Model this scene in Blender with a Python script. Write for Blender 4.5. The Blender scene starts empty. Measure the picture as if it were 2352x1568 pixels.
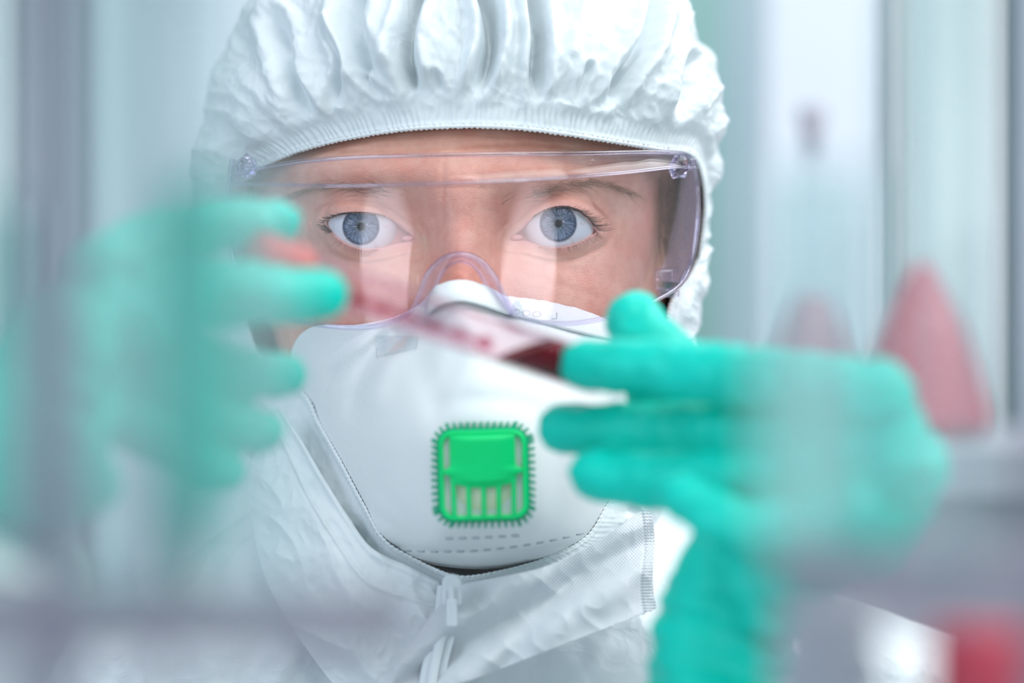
import bpy, bmesh, math, random
import numpy as np
from mathutils import Vector
random.seed(7)
R = np.random.RandomState(11)
C = bpy.context.scene.collection
SC = bpy.context.scene
PI = math.pi

# ------------------------------------------------------------------ camera, world, light, exposure
CZ = 1.12                      # lens height; the face stands 0.9 m in front of it
DIST = 900.0                   # mm from lens to the eyes
FPX = DIST * 7.1               # focal length in pixels of the 2352 px wide frame
cam_d = bpy.data.cameras.new('camera')
cam = bpy.data.objects.new('camera', cam_d)
C.objects.link(cam)
cam.location = (0, -0.9, CZ)
cam.rotation_euler = (PI/2, 0, 0)
cam_d.sensor_width = 36
cam_d.lens = 36 * FPX / 2352
cam_d.clip_start = 0.02
cam_d.dof.use_dof = True
cam_d.dof.focus_distance = 0.9
cam_d.dof.aperture_fstop = 3.6
SC.camera = cam

SC.view_settings.view_transform = 'Standard'
SC.view_settings.look = 'None'
SC.view_settings.gamma = 1
SC.view_settings.exposure = -0.35
SC.cycles.use_denoising = True
SC.cycles.adaptive_threshold = 0.02
SC.cycles.max_bounces = 10
SC.cycles.transparent_max_bounces = 28
SC.cycles.transmission_bounces = 10
SC.cycles.caustics_reflective = False
SC.cycles.caustics_refractive = False
SC.cycles.sample_clamp_indirect = 6

W = bpy.data.worlds.new('world')
SC.world = W
W.use_nodes = True
W.node_tree.nodes['Background'].inputs[0].default_value = (0.66, 0.80, 0.90, 1)
W.node_tree.nodes['Background'].inputs[1].default_value = 0.62


def area(name, loc, target, sx, sy, power, col, shape='RECTANGLE', roll=0.0):
    l = bpy.data.lights.new(name, 'AREA')
    l.shape = shape; l.size = sx; l.size_y = sy
    l.energy = power; l.color = col
    o = bpy.data.objects.new(name, l)
    C.objects.link(o)
    o.location = loc
    d = Vector(target) - Vector(loc)
    o.rotation_euler = d.to_track_quat('-Z', 'Y').to_euler()
    o.rotation_euler.rotate_axis('Z', roll)
    return o


area('window_and_fill_light', (1.0, 0.15, 2.0), (0.02, 0.06, 1.16), 0.8, 0.8, 15, (0.99, 0.99, 1.0))
area('window_and_fill_light', (0.75, -1.25, 1.175), (0, 0, 1.14), 0.86, 0.13, 1.3, (1.0, 0.92, 0.97), 'ELLIPSE', .04)  # added lamp, not a window: fills the face, mirrors as the right lens patch
area('window_and_fill_light', (-0.88, -1.15, 1.175), (0, 0, 1.14), 0.86, 0.14, 1.35, (0.90, 0.90, 1.0), 'ELLIPSE', -.04)  # its added counterpart, no window either, for the left lens patch
area('ceiling_light', (0.35, -0.55, 2.2), (0, -0.1, 1.1), 0.9, 0.5, 10.5, (0.95, 0.99, 0.99))
area('ceiling_light', (0.1, -1.5, 1.9), (0, -0.1, 1.1), 1.2, 0.4, 5, (0.97, 0.98, 0.99))
area('window_and_fill_light', (-1.5, -0.9, 1.75), (-0.05, 0, 1.05), 0.9, 0.7, 12, (0.74, 0.84, 1.0))
area('catchlight_lamp', (0.5, -1.0, 1.36), (0, 0, 1.15), 0.15, 0.17, 1.0, (1.0, 1.0, 1.0))  # added unseen lamp, only there to put a catchlight on the corneas
area('ceiling_light', (0.3, 0.75, 2.3), (0.3, 1.2, 1.1), 1.6, 0.5, 14, (0.95, 0.97, 1.0))


# ------------------------------------------------------------------ helpers
def P(px, py, Y=0.0):
    """photo direction and depth in mm (Y = 0 at the eyes, negative towards the lens) to mm in the room"""
    px = np.asarray(px, float); py = np.asarray(py, float); Y = np.asarray(Y, float)
    s = (DIST + Y) / FPX
    return np.stack(np.broadcast_arrays((px - 1176) * s, Y, (784 - py) * s), -1)


def PL(pts):
    a = np.array(pts, float)
    return P(a[:, 0], a[:, 1], a[:, 2])


def h3(ix, iy, iz, seed=0):
    n = (ix * 374761393 + iy * 668265263 + iz * 2147483647 + seed * 974634777) & 0xFFFFFFFF
    n = ((n ^ (n >> 13)) * 1274126177) & 0xFFFFFFFF
    n = (n ^ (n >> 16)) & 0xFFFFFFFF
    n = ((n ^ (n >> 11)) * 2654435761) & 0xFFFFFFFF
    return ((n ^ (n >> 15)) & 0xFFFFFF) / 8388608.0 - 1


def vnoise(x, y, z=0.0, seed=0):
    x, y, z = np.broadcast_arrays(np.asarray(x, float), np.asarray(y, float), np.asarray(z, float))
    return .72 * (vn0(.80 * x + .52 * y + .3 * z, -.56 * x + .80 * y + .2 * z, z + .21 * x - .25 * y, seed)
                  + vn0(.42 * x - .86 * y + 7.3, .88 * x + .40 * y - .3 * z + 3.1, z - .3 * x + .24 * y, seed + 50))


def vn0(x, y, z=0.0, seed=0):
    x, y, z = np.broadcast_arrays(np.asarray(x, float), np.asarray(y, float), np.asarray(z, float))
    ix, iy, iz = [np.floor(a).astype(np.int64) for a in (x, y, z)]
    fx, fy, fz = x - ix, y - iy, z - iz
    fx, fy, fz = [f * f * f * (f * (f * 6 - 15) + 10) for f in (fx, fy, fz)]
    out = 0
    for dx in (0, 1):
        for dy in (0, 1):
            for dz in (0, 1):
                w = (fx if dx else 1 - fx) * (fy if dy else 1 - fy) * (fz if dz else 1 - fz)
                out = out + w * h3(ix + dx, iy + dy, iz + dz, seed)
    return out


def fbm(x, y, z=0.0, o=3, seed=0):
    s = 0; a = 1; t = 0
    for k in range(o):
        s = s + a * vnoise(x * 2 ** k, y * 2 ** k, z * 2 ** k, seed + k)
        t += a; a *= .5
    return s / t


def ridge(x, y, z=0.0, seed=0):
    return 1 - 2 * np.abs(vnoise(x, y, z, seed))


def sstep(a, b, x):
    t = np.clip((x - a) / (b - a), 0, 1)
    return t * t * (3 - 2 * t)


def G(x, s):
    return np.exp(-(x / s) ** 2)


def rbf(pts, vals, reg=1e-3):
    p = np.array(pts, float) / 100; v = np.array(vals, float)
    def k(r2): return np.where(r2 > 0, r2 * np.log(np.maximum(r2, 1e-12)), 0)
    n = len(p)
    A = k(((p[:, None] - p[None]) ** 2).sum(-1)) + reg * np.eye(n)
    Q = np.c_[np.ones(n), p]
    M = np.block([[A, Q], [Q.T, np.zeros((3, 3))]])
    w = np.linalg.solve(M, np.r_[v, 0, 0, 0])
    def f(x, y):
        x = np.asarray(x, float) / 100; y = np.asarray(y, float) / 100
        sh = x.shape; q = np.stack([x.ravel(), y.ravel()], -1)
        o = np.zeros(len(q))
        for i in range(n):
            o += w[i] * k(((q - p[i]) ** 2).sum(-1))
        return (o + w[n] + q @ w[n + 1:]).reshape(sh)
    return f


def resample(pts, n, closed=False, smooth=True):
    """Catmull-Rom curve through pts, n points evenly spaced"""
    p = np.array(pts, float)
    m = len(p)
    if closed:
        ext = np.vstack([p[-1], p, p[0], p[1]]); seg = m
    else:
        ext = np.vstack([2 * p[0] - p[1], p, 2 * p[-1] - p[-2]]); seg = m - 1
    out = []
    for i in range(seg):
        p0, p1, p2, p3 = ext[i:i + 4]
        t = np.linspace(0, 1, 24, endpoint=False)[:, None]
        if smooth:
            out.append(.5 * (2 * p1 + (p2 - p0) * t + (2 * p0 - 5 * p1 + 4 * p2 - p3) * t ** 2 + (3 * p1 - p0 - 3 * p2 + p3) * t ** 3))
        else:
            out.append(p1 + (p2 - p1) * t)
    out = np.vstack(out + [p[:1] if closed else p[-1:]])
    d = np.r_[0, np.cumsum(np.linalg.norm(np.diff(out, axis=0), axis=1))]
    q = np.linspace(0, d[-1], n, endpoint=not closed)
    return np.stack([np.interp(q, d, out[:, k]) for k in range(out.shape[1])], -1)


def tag(o, label=None, cat=None, group=None, kind=None):
    if label: o['label'] = label
    if cat: o['category'] = cat
    if group: o['group'] = group
    if kind: o['kind'] = kind
    return o


def empty(name, loc_mm, label, cat, group=None):
    o = bpy.data.objects.new(name, None)
    C.objects.link(o)
    o.empty_display_size = 0.02
    o.location = (loc_mm[0] * .001, loc_mm[1] * .001, loc_mm[2] * .001 + CZ)
    return tag(o, label, cat, group)


def world_loc(o):
    v = Vector((0, 0, 0))
    while o is not None:
        v += o.location; o = o.parent
    return v


def obj(name, verts, faces, mat, parent=None, origin=None, smooth=True, attr=None):
    """one mesh object; verts in mm; origin (mm) optional"""
    v = np.asarray(verts, float).reshape(-1, 3)
    if origin is None:
        origin = v.mean(0)
    origin = np.asarray(origin, float)
    me = bpy.data.meshes.new(name)
    loc = (v - origin) * .001
    me.from_pydata(loc.tolist(), [], [tuple(map(int, f)) for f in faces] if not isinstance(faces, list) else faces)
    me.polygons.foreach_set('use_smooth', [smooth] * len(me.polygons))
    if attr:
        for k, a in attr.items():
            at = me.attributes.new(k, 'FLOAT', 'POINT')
            at.data.foreach_set('value', np.asarray(a, np.float32).ravel())
    me.validate()
    me.update()
    if mat is not None:
        for m in (mat if isinstance(mat, (list, tuple)) else [mat]):
            me.materials.append(m)
    o = bpy.data.objects.new(name, me)
    C.objects.link(o)
    wl = Vector((origin[0] * .001, origin[1] * .001, origin[2] * .001 + CZ))
    if parent is not None:
        o.parent = parent
        o.location = wl - world_loc(parent)
    else:
        o.location = wl
    return o


def grid_faces(n, m, wrap_n=False, wrap_m=False, flip=False):
    i = np.arange(n if wrap_n else n - 1)[:, None]; j = np.arange(m if wrap_m else m - 1)[None]
    i2 = (i + 1) % n; j2 = (j + 1) % m
    f = np.stack(np.broadcast_arrays(i * m + j, i2 * m + j, i2 * m + j2, i * m + j2), -1).reshape(-1, 4)
    if flip: f = f[:, ::-1]
    return f.tolist()


def tube(path, rad, seg=16, caps=True, squash=None):
    """sweep of circles round a path in mm with round ends"""
    p = np.array(path, float); n = len(p)
    r = np.full(n, rad, float) if np.isscalar(rad) else np.array(rad, float)
    t = np.gradient(p, axis=0); t /= np.linalg.norm(t, axis=1)[:, None] + 1e-12
    up = np.array([0, 0, 1.]) if abs(t[0][2]) < .9 else np.array([0, 1., 0])
    u = np.cross(up, t[0]); u /= np.linalg.norm(u)
    V = []
    for i in range(n):
        u = u - t[i] * (u @ t[i]); u /= np.linalg.norm(u) + 1e-12
        w = np.cross(t[i], u)
        a = np.linspace(0, 2 * PI, seg, endpoint=False)
        V.append(p[i] + r[i] * (np.cos(a)[:, None] * u + np.sin(a)[:, None] * w * (squash or 1)))
    V = np.vstack(V)
    F = grid_faces(n, seg, wrap_m=True)
    if caps:
        V = np.vstack([V, p[0] - t[0] * r[0] * .35, p[-1] + t[-1] * r[-1] * .35])
        a, b = n * seg, n * seg + 1
        for j in range(seg):
            k = (j + 1) % seg
            F.append([a, k, j]); F.append([b, (n - 1) * seg + j, (n - 1) * seg + k])
    return V, F


def join(parts):
    V = []; F = []; k = 0
    for v, f in parts:
        V.append(np.asarray(v, float).reshape(-1, 3)); F += [[i + k for i in q] for q in f]; k += len(V[-1])
    return np.vstack(V), F


def box(x0, x1, y0, y1, z0, z1, b=0.0):
    bm = bmesh.new()
    bmesh.ops.create_cube(bm, size=1)
    for v in bm.verts:
        v.co = Vector(((x0 + x1) / 2 + v.co.x * (x1 - x0), (y0 + y1) / 2 + v.co.y * (y1 - y0), (z0 + z1) / 2 + v.co.z * (z1 - z0)))
    if b > 0:
        bmesh.ops.bevel(bm, geom=bm.edges[:], offset=b, segments=3, profile=.5, affect='EDGES')
    bm.verts.index_update()
    V = np.array([v.co[:] for v in bm.verts]); F = [[v.index for v in f.verts] for f in bm.faces]
    bm.free()
    return V, F


def lathe(prof, center=(0, 0, 0), seg=48, axis=None):
    """profile [(r, h)] spun about +Z through center, or about the direction axis"""
    pr = np.array(prof, float)
    a = np.linspace(0, 2 * PI, seg, endpoint=False)
    V = np.stack([pr[:, 0][:, None] * np.cos(a), pr[:, 0][:, None] * np.sin(a), np.repeat(pr[:, 1][:, None], seg, 1)], -1).reshape(-1, 3)
    if axis is not None:
        ax = np.array(axis, float); ax /= np.linalg.norm(ax)
        u = np.cross([0, 0, 1.], ax)
        if np.linalg.norm(u) < 1e-6: u = np.array([1., 0, 0])
        u /= np.linalg.norm(u); w = np.cross(ax, u)
        V = V[:, :1] * u + V[:, 1:2] * w + V[:, 2:3] * ax
    return V + np.array(center, float), grid_faces(len(pr), seg, wrap_m=True)


def sheet(Pg, thick, flip=False):
    """grid (n,m,3) of points into a thin solid; thickness along the normal"""
    n, m, _ = Pg.shape
    du = np.gradient(Pg, axis=0); dv = np.gradient(Pg, axis=1)
    N = np.cross(du, dv); N /= np.linalg.norm(N, axis=-1)[..., None] + 1e-9
    if flip: N = -N
    A = Pg.reshape(-1, 3); B = (Pg + N * thick).reshape(-1, 3)
    k = n * m
    f = grid_faces(n, m)
    F = f + [[i + k for i in q[::-1]] for q in f]
    def e(a, b): F.append([b, a, a + k, b + k])
    for i in range(n - 1): e(i * m, (i + 1) * m); e((i + 1) * m + m - 1, i * m + m - 1)
    for j in range(m - 1): e(j + 1, j); e((n - 1) * m + j, (n - 1) * m + j + 1)
    return np.vstack([A, B]), F


def blob(name, parts, mat, parent, voxel=1.0, smooth_it=6, origin=None, disp=None):
    """closed pieces fused into one continuous skin (voxel remesh, smoothed)"""
    V, F = join(parts)
    me = bpy.data.meshes.new(name)
    me.from_pydata(V.tolist(), [], F)
    o = bpy.data.objects.new(name, me)
    C.objects.link(o)
    m = o.modifiers.new('r', 'REMESH'); m.mode = 'VOXEL'; m.voxel_size = voxel
    s = o.modifiers.new('s', 'SMOOTH'); s.factor = .5; s.iterations = smooth_it
    dg = bpy.context.evaluated_depsgraph_get()
    ev = o.evaluated_get(dg)
    m2 = ev.to_mesh()
    n = len(m2.vertices)
    co = np.empty(n * 3); m2.vertices.foreach_get('co', co)
    nn = np.empty(n * 3); m2.vertices.foreach_get('normal', nn)
    Fx = [list(p.vertices) for p in m2.polygons]
    ev.to_mesh_clear()
    C.objects.unlink(o); bpy.data.objects.remove(o); bpy.data.meshes.remove(me)
    co = co.reshape(-1, 3)
    if disp is not None:
        co = co + nn.reshape(-1, 3) * disp(co)[:, None]
    return obj(name, co, Fx, mat, parent, origin)


# ------------------------------------------------------------------ materials
def mat(name):
    m = bpy.data.materials.new(name); m.use_nodes = True
    nt = m.node_tree
    return m, nt, nt.nodes['Principled BSDF']


def nd(nt, t, **kw):
    n = nt.nodes.new(t)
    for k, v in kw.items():
        if k.startswith('i_'):
            n.inputs[int(k[2:])].default_value = v
        else:
            setattr(n, k, v)
    return n


def simple(name, col, rough=.5, spec=.5, sss=0, trans=0, metal=0):
    m, nt, b = mat(name)
    b.inputs['Base Color'].default_value = (*col, 1)
    b.inputs['Roughness'].default_value = rough
    b.inputs['Specular IOR Level'].default_value = spec
    b.inputs['Metallic'].default_value = metal
    if sss:
        b.inputs['Subsurface Weight'].default_value = sss
        b.inputs['Subsurface Scale'].default_value = .004
    return m


def noise_col(m, c1, c2, scale, detail=3, bump=0, bscale=None, dist=.0005, w=(0.35, 0.65)):
    nt = m.node_tree; b = nt.nodes['Principled BSDF']
    tc = nd(nt, 'ShaderNodeTexCoord')
    n = nd(nt, 'ShaderNodeTexNoise'); n.inputs['Scale'].default_value = scale; n.inputs['Detail'].default_value = detail
    nt.links.new(tc.outputs['Object'], n.inputs['Vector'])
    r = nd(nt, 'ShaderNodeValToRGB')
    r.color_ramp.elements[0].color = (*c1, 1); r.color_ramp.elements[1].color = (*c2, 1)
    r.color_ramp.elements[0].position = w[0]; r.color_ramp.elements[1].position = w[1]
    nt.links.new(n.outputs['Fac'], r.inputs['Fac'])
    nt.links.new(r.outputs['Color'], b.inputs['Base Color'])
    if bump:
        n2 = nd(nt, 'ShaderNodeTexNoise'); n2.inputs['Scale'].default_value = bscale or scale * 6; n2.inputs['Detail'].default_value = 4
        nt.links.new(tc.outputs['Object'], n2.inputs['Vector'])
        bp = nd(nt, 'ShaderNodeBump'); bp.inputs['Strength'].default_value = bump; bp.inputs['Distance'].default_value = dist
        nt.links.new(n2.outputs['Fac'], bp.inputs['Height'])
        nt.links.new(bp.outputs['Normal'], b.inputs['Normal'])
    return m


def clear(name, tint, ior=1.45, rough=0.0, haze=0.0, haze_col=(1, 1, 1), edge=None):
    """clear plastic or glass wall: what passes through, what the surface mirrors, and optionally cloudiness"""
    m, nt, b = mat(name)
    nt.nodes.remove(b)
    out = nt.nodes['Material Output']
    tr = nd(nt, 'ShaderNodeBsdfTransparent'); tr.inputs[0].default_value = (*tint, 1)
    gl = nd(nt, 'ShaderNodeBsdfGlossy'); gl.inputs['Roughness'].default_value = rough
    gl.inputs['Color'].default_value = (1, 1, 1, 1)
    fr = nd(nt, 'ShaderNodeFresnel')
    ge = nd(nt, 'ShaderNodeNewGeometry')      # the same mirror strength seen from either side of the wall
    mr = nd(nt, 'ShaderNodeMapRange'); mr.inputs[3].default_value = ior; mr.inputs[4].default_value = 1 / ior
    nt.links.new(ge.outputs['Backfacing'], mr.inputs[0]); nt.links.new(mr.outputs[0], fr.inputs['IOR'])
    mx = nd(nt, 'ShaderNodeMixShader')
    base = tr.outputs[0]
    if edge:
        lw = nd(nt, 'ShaderNodeLayerWeight'); lw.inputs['Blend'].default_value = .35
        cm = nd(nt, 'ShaderNodeMix', data_type='RGBA')
        cm.inputs[6].default_value = (*tint, 1); cm.inputs[7].default_value = (*edge, 1)
        nt.links.new(lw.outputs['Facing'], cm.inputs[0]); nt.links.new(cm.outputs[2], tr.inputs[0])
    if haze:
        df = nd(nt, 'ShaderNodeBsdfDiffuse'); df.inputs[0].default_value = (*haze_col, 1)
        tl = nd(nt, 'ShaderNodeBsdfTranslucent'); tl.inputs[0].default_value = (*haze_col, 1)
        m0 = nd(nt, 'ShaderNodeMixShader'); m0.inputs[0].default_value = .5
        nt.links.new(df.outputs[0], m0.inputs[1]); nt.links.new(tl.outputs[0], m0.inputs[2])
        m1 = nd(nt, 'ShaderNodeMixShader'); m1.inputs[0].default_value = haze
        nt.links.new(tr.outputs[0], m1.inputs[1]); nt.links.new(m0.outputs[0], m1.inputs[2])
        base = m1.outputs[0]
    nt.links.new(fr.outputs[0], mx.inputs[0])
    nt.links.new(base, mx.inputs[1]); nt.links.new(gl.outputs[0], mx.inputs[2])
    nt.links.new(mx.outputs[0], out.inputs['Surface'])
    return m


def skin_mat():
    m, nt, b = mat('skin')
    L = nt.links
    tc = nd(nt, 'ShaderNodeTexCoord')
    n1 = nd(nt, 'ShaderNodeTexNoise'); n1.inputs['Scale'].default_value = 95; n1.inputs['Detail'].default_value = 4
    L.new(tc.outputs['Object'], n1.inputs['Vector'])
    n2 = nd(nt, 'ShaderNodeTexNoise'); n2.inputs['Scale'].default_value = 420; n2.inputs['Detail'].default_value = 3
    L.new(tc.outputs['Object'], n2.inputs['Vector'])
    r1 = nd(nt, 'ShaderNodeValToRGB')
    r1.color_ramp.elements[0].color = (0.76, 0.39, 0.295, 1); r1.color_ramp.elements[0].position = .32
    r1.color_ramp.elements[1].color = (0.87, 0.53, 0.41, 1); r1.color_ramp.elements[1].position = .68
    L.new(n1.outputs['Fac'], r1.inputs['Fac'])
    at = nd(nt, 'ShaderNodeAttribute', attribute_name='ruddy')
    m1 = nd(nt, 'ShaderNodeMix', data_type='RGBA'); m1.inputs[7].default_value = (0.85, 0.32, 0.24, 1)
    L.new(at.outputs['Fac'], m1.inputs[0]); L.new(r1.outputs['Color'], m1.inputs[6])
    a2 = nd(nt, 'ShaderNodeAttribute', attribute_name='lidrim')
    m2 = nd(nt, 'ShaderNodeMix', data_type='RGBA'); m2.inputs[7].default_value = (0.78, 0.42, 0.37, 1)
    L.new(a2.outputs['Fac'], m2.inputs[0]); L.new(m1.outputs[2], m2.inputs[6])
    mm = nd(nt, 'ShaderNodeMix', data_type='RGBA', blend_type='MULTIPLY'); mm.inputs[0].default_value = .18
    r2 = nd(nt, 'ShaderNodeValToRGB')
    r2.color_ramp.elements[0].color = (0.75, 0.6, 0.55, 1); r2.color_ramp.elements[0].position = .35
    r2.color_ramp.elements[1].color = (1, 1, 1, 1); r2.color_ramp.elements[1].position = .6
    L.new(n2.outputs['Fac'], r2.inputs['Fac']); L.new(m2.outputs[2], mm.inputs[6]); L.new(r2.outputs['Color'], mm.inputs[7])
    L.new(mm.outputs[2], b.inputs['Base Color'])
    b.inputs['Roughness'].default_value = .42
    b.inputs['Specular IOR Level'].default_value = .45
    b.inputs['Subsurface Weight'].default_value = .35
    b.inputs['Subsurface Radius'].default_value = (1, .4, .25)
    b.inputs['Subsurface Scale'].default_value = .0025
    v = nd(nt, 'ShaderNodeTexVoronoi'); v.inputs['Scale'].default_value = 1300
    mp = nd(nt, 'ShaderNodeMapping'); mp.inputs['Scale'].default_value = (1, 1, 1.7)
    L.new(tc.outputs['Object'], mp.inputs['Vector']); L.new(mp.outputs[0], v.inputs['Vector'])
    bp = nd(nt, 'ShaderNodeBump'); bp.inputs['Strength'].default_value = .5; bp.inputs['Distance'].default_value = .00018
    L.new(v.outputs['Distance'], bp.inputs['Height'])
    bp2 = nd(nt, 'ShaderNodeBump'); bp2.inputs['Strength'].default_value = .4; bp2.inputs['Distance'].default_value = .0004
    L.new(n2.outputs['Fac'], bp2.inputs['Height']); L.new(bp.outputs[0], bp2.inputs['Normal'])
    L.new(bp2.outputs[0], b.inputs['Normal'])
    return m


def tyvek_mat(name, col, crink=1.0, weave=0.0, per=.0011):
    m, nt, b = mat(name)
    L = nt.links
    tc = nd(nt, 'ShaderNodeTexCoord')
    b.inputs['Base Color'].default_value = (*col, 1)
    b.inputs['Roughness'].default_value = .48
    b.inputs['Specular IOR Level'].default_value = .35
    b.inputs['Subsurface Weight'].default_value = .12
    b.inputs['Subsurface Radius'].default_value = (.8, .9, 1)
    b.inputs['Subsurface Scale'].default_value = .003
    # creases: edges between flat facets, warped by noise
    wn = nd(nt, 'ShaderNodeTexNoise'); wn.inputs['Scale'].default_value = 45; wn.inputs['Detail'].default_value = 2
    L.new(tc.outputs['Object'], wn.inputs['Vector'])
    ad = nd(nt, 'ShaderNodeVectorMath', operation='MULTIPLY_ADD')
    ad.inputs[1].default_value = (.035, .035, .035)
    L.new(wn.outputs['Color'], ad.inputs[0]); L.new(tc.outputs['Object'], ad.inputs[2])
    v1 = nd(nt, 'ShaderNodeTexNoise', noise_type='RIDGED_MULTIFRACTAL'); v1.inputs['Scale'].default_value = 34; v1.inputs['Detail'].default_value = 3
    v2 = nd(nt, 'ShaderNodeTexVoronoi', feature='F1'); v2.inputs['Scale'].default_value = 190
    fn = nd(nt, 'ShaderNodeTexNoise'); fn.inputs['Scale'].default_value = 2600; fn.inputs['Detail'].default_value = 3
    for v in (v1, v2): L.new(ad.outputs[0], v.inputs['Vector'])
    L.new(tc.outputs['Object'], fn.inputs['Vector'])
    b1 = nd(nt, 'ShaderNodeBump'); b1.inputs['Strength'].default_value = 1.0 * crink; b1.inputs['Distance'].default_value = .0016
    b2 = nd(nt, 'ShaderNodeBump'); b2.inputs['Strength'].default_value = .4 * crink; b2.inputs['Distance'].default_value = .0007
    b3 = nd(nt, 'ShaderNodeBump'); b3.inputs['Strength'].default_value = .25; b3.inputs['Distance'].default_value = .00012
    L.new(v1.outputs['Fac'], b1.inputs['Height']); L.new(v2.outputs['Distance'], b2.inputs['Height']); L.new(fn.outputs['Fac'], b3.inputs['Height'])
    L.new(b1.outputs[0], b2.inputs['Normal']); L.new(b2.outputs[0], b3.inputs['Normal'])
    last = b3
    if weave:
        sx = nd(nt, 'ShaderNodeSeparateXYZ'); L.new(tc.outputs['Object'], sx.inputs[0])
        def wave(sock, off=None):
            a = nd(nt, 'ShaderNodeMath', operation='MULTIPLY'); a.inputs[1].default_value = 2 * PI / per
            L.new(sock, a.inputs[0])
            s = nd(nt, 'ShaderNodeMath', operation='SINE'); L.new(a.outputs[0], s.inputs[0])
            return s
        p = wave(sx.outputs['X']); q = wave(sx.outputs['Z'])
        pm = nd(nt, 'ShaderNodeMath', operation='MULTIPLY'); L.new(p.outputs[0], pm.inputs[0]); L.new(q.outputs[0], pm.inputs[1])
        b4 = nd(nt, 'ShaderNodeBump'); b4.inputs['Strength'].default_value = weave; b4.inputs['Distance'].default_value = .00016
        L.new(pm.outputs[0], b4.inputs['Height']); L.new(b3.outputs[0], b4.inputs['Normal'])
        last = b4
    L.new(last.outputs[0], b.inputs['Normal'])
    return m


def iris_mat():
    m, nt, b = mat('eyeball')
    L = nt.links
    tc = nd(nt, 'ShaderNodeTexCoord')
    sx = nd(nt, 'ShaderNodeSeparateXYZ'); L.new(tc.outputs['Object'], sx.inputs[0])
    def M(op, a, c=None):
        n = nd(nt, 'ShaderNodeMath', operation=op)
        for i, s in enumerate((a, c)):
            if s is None: continue
            if isinstance(s, (int, float)): n.inputs[i].default_value = s
            else: L.new(s, n.inputs[i])
        return n.outputs[0]
    r = M('SQRT', M('ADD', M('MULTIPLY', sx.outputs['X'], sx.outputs['X']), M('MULTIPLY', sx.outputs['Z'], sx.outputs['Z'])))
    rn = M('MULTIPLY', r, 1000 / 6.0)          # 1 at the rim of the iris
    th = M('ARCTAN2', sx.outputs['X'], sx.outputs['Z'])
    cb = nd(nt, 'ShaderNodeCombineXYZ')
    L.new(M('MULTIPLY', M('SINE', th), 9.0), cb.inputs[0]); L.new(M('MULTIPLY', M('COSINE', th), 9.0), cb.inputs[1]); L.new(M('MULTIPLY', rn, 2.2), cb.inputs[2])
    nz = nd(nt, 'ShaderNodeTexNoise'); nz.inputs['Scale'].default_value = 1.6; nz.inputs['Detail'].default_value = 5
    L.new(cb.outputs[0], nz.inputs['Vector'])
    fr = nd(nt, 'ShaderNodeValToRGB')
    fr.color_ramp.elements[0].color = (0.03, 0.055, 0.105, 1); fr.color_ramp.elements[0].position = .36
    fr.color_ramp.elements[1].color = (0.27, 0.35, 0.46, 1); fr.color_ramp.elements[1].position = .66
    L.new(nz.outputs['Fac'], fr.inputs['Fac'])
    rr = nd(nt, 'ShaderNodeValToRGB')          # pupil, inner ring, iris, limbus
    e = rr.color_ramp.elements
    e[0].position = 0; e[0].color = (0.01, 0.012, 0.02, 1)
    e[1].position = .20; e[1].color = (0.01, 0.012, 0.02, 1)
    for p_, c_ in ((.225, (.85, .8, .6, 1)), (.36, (1, 1, 1, 1)), (.8, (.9, .95, 1, 1)), (.93, (.3, .34, .45, 1)), (.985, (.2, .25, .36, 1))):
        x = e.new(p_); x.color = c_
    L.new(rn, rr.inputs['Fac'])
    ml = nd(nt, 'ShaderNodeMix', data_type='RGBA', blend_type='MULTIPLY'); ml.inputs[0].default_value = 1
    L.new(fr.outputs['Color'], ml.inputs[6]); L.new(rr.outputs['Color'], ml.inputs[7])
    vn = nd(nt, 'ShaderNodeTexNoise'); vn.inputs['Scale'].default_value = 500; vn.inputs['Detail'].default_value = 5
    L.new(tc.outputs['Object'], vn.inputs['Vector'])
    sc = nd(nt, 'ShaderNodeValToRGB')
    sc.color_ramp.elements[0].color = (0.76, 0.66, 0.66, 1); sc.color_ramp.elements[0].position = .3
    sc.color_ramp.elements[1].color = (0.80, 0.84, 0.88, 1); sc.color_ramp.elements[1].position = .45
    L.new(vn.outputs['Fac'], sc.inputs['Fac'])
    ed = nd(nt, 'ShaderNodeMapRange'); ed.inputs[1].default_value = .95; ed.inputs[2].default_value = 1.06
    L.new(rn, ed.inputs[0])
    fm = nd(nt, 'ShaderNodeMix', data_type='RGBA')
    L.new(ed.outputs[0], fm.inputs[0]); L.new(ml.outputs[2], fm.inputs[6]); L.new(sc.outputs['Color'], fm.inputs[7])
    L.new(fm.outputs[2], b.inputs['Base Color'])
    b.inputs['Roughness'].default_value = .35
    b.inputs['Subsurface Weight'].default_value = 0
    return m


M_skin = skin_mat()
M_eye = iris_mat()
M_cornea = clear('cornea', (1, 1, 1), 1.38)
M_hair = simple('brown_hair', (0.24, 0.16, 0.105), .5)
M_lash = simple('lash_hair', (0.03, 0.02, 0.015), .5)
M_tyvek = tyvek_mat('coverall_fabric', (0.76, 0.815, 0.84), 1.0)
M_tyvek2 = tyvek_mat('coverall_flap_fabric', (0.66, 0.69, 0.73), .3, .6)  # greyer than the torso: part of the flap's shade is in the colour
M_elastic = tyvek_mat('elastic_trim', (0.80, 0.85, 0.87), .4)
M_maskf = tyvek_mat('respirator_fabric', (0.88, 0.91, 0.92), .05, .28, .0008)
M_green = noise_col(simple('green_plastic', (0.0, 0.70, 0.2), .4, .3, .15), (0.0, 0.70, 0.19), (0.0, 0.76, 0.23), 60)
M_dgreen = simple('dark_green_plastic', (0.0, 0.36, 0.2), .45, .3)
M_cream = noise_col(simple('valve_membrane', (0.80, 0.82, 0.62), .5), (0.78, 0.80, 0.60), (0.82, 0.84, 0.66), 80)
M_whitep = simple('white_plastic', (0.82, 0.84, 0.86), .35)
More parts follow.
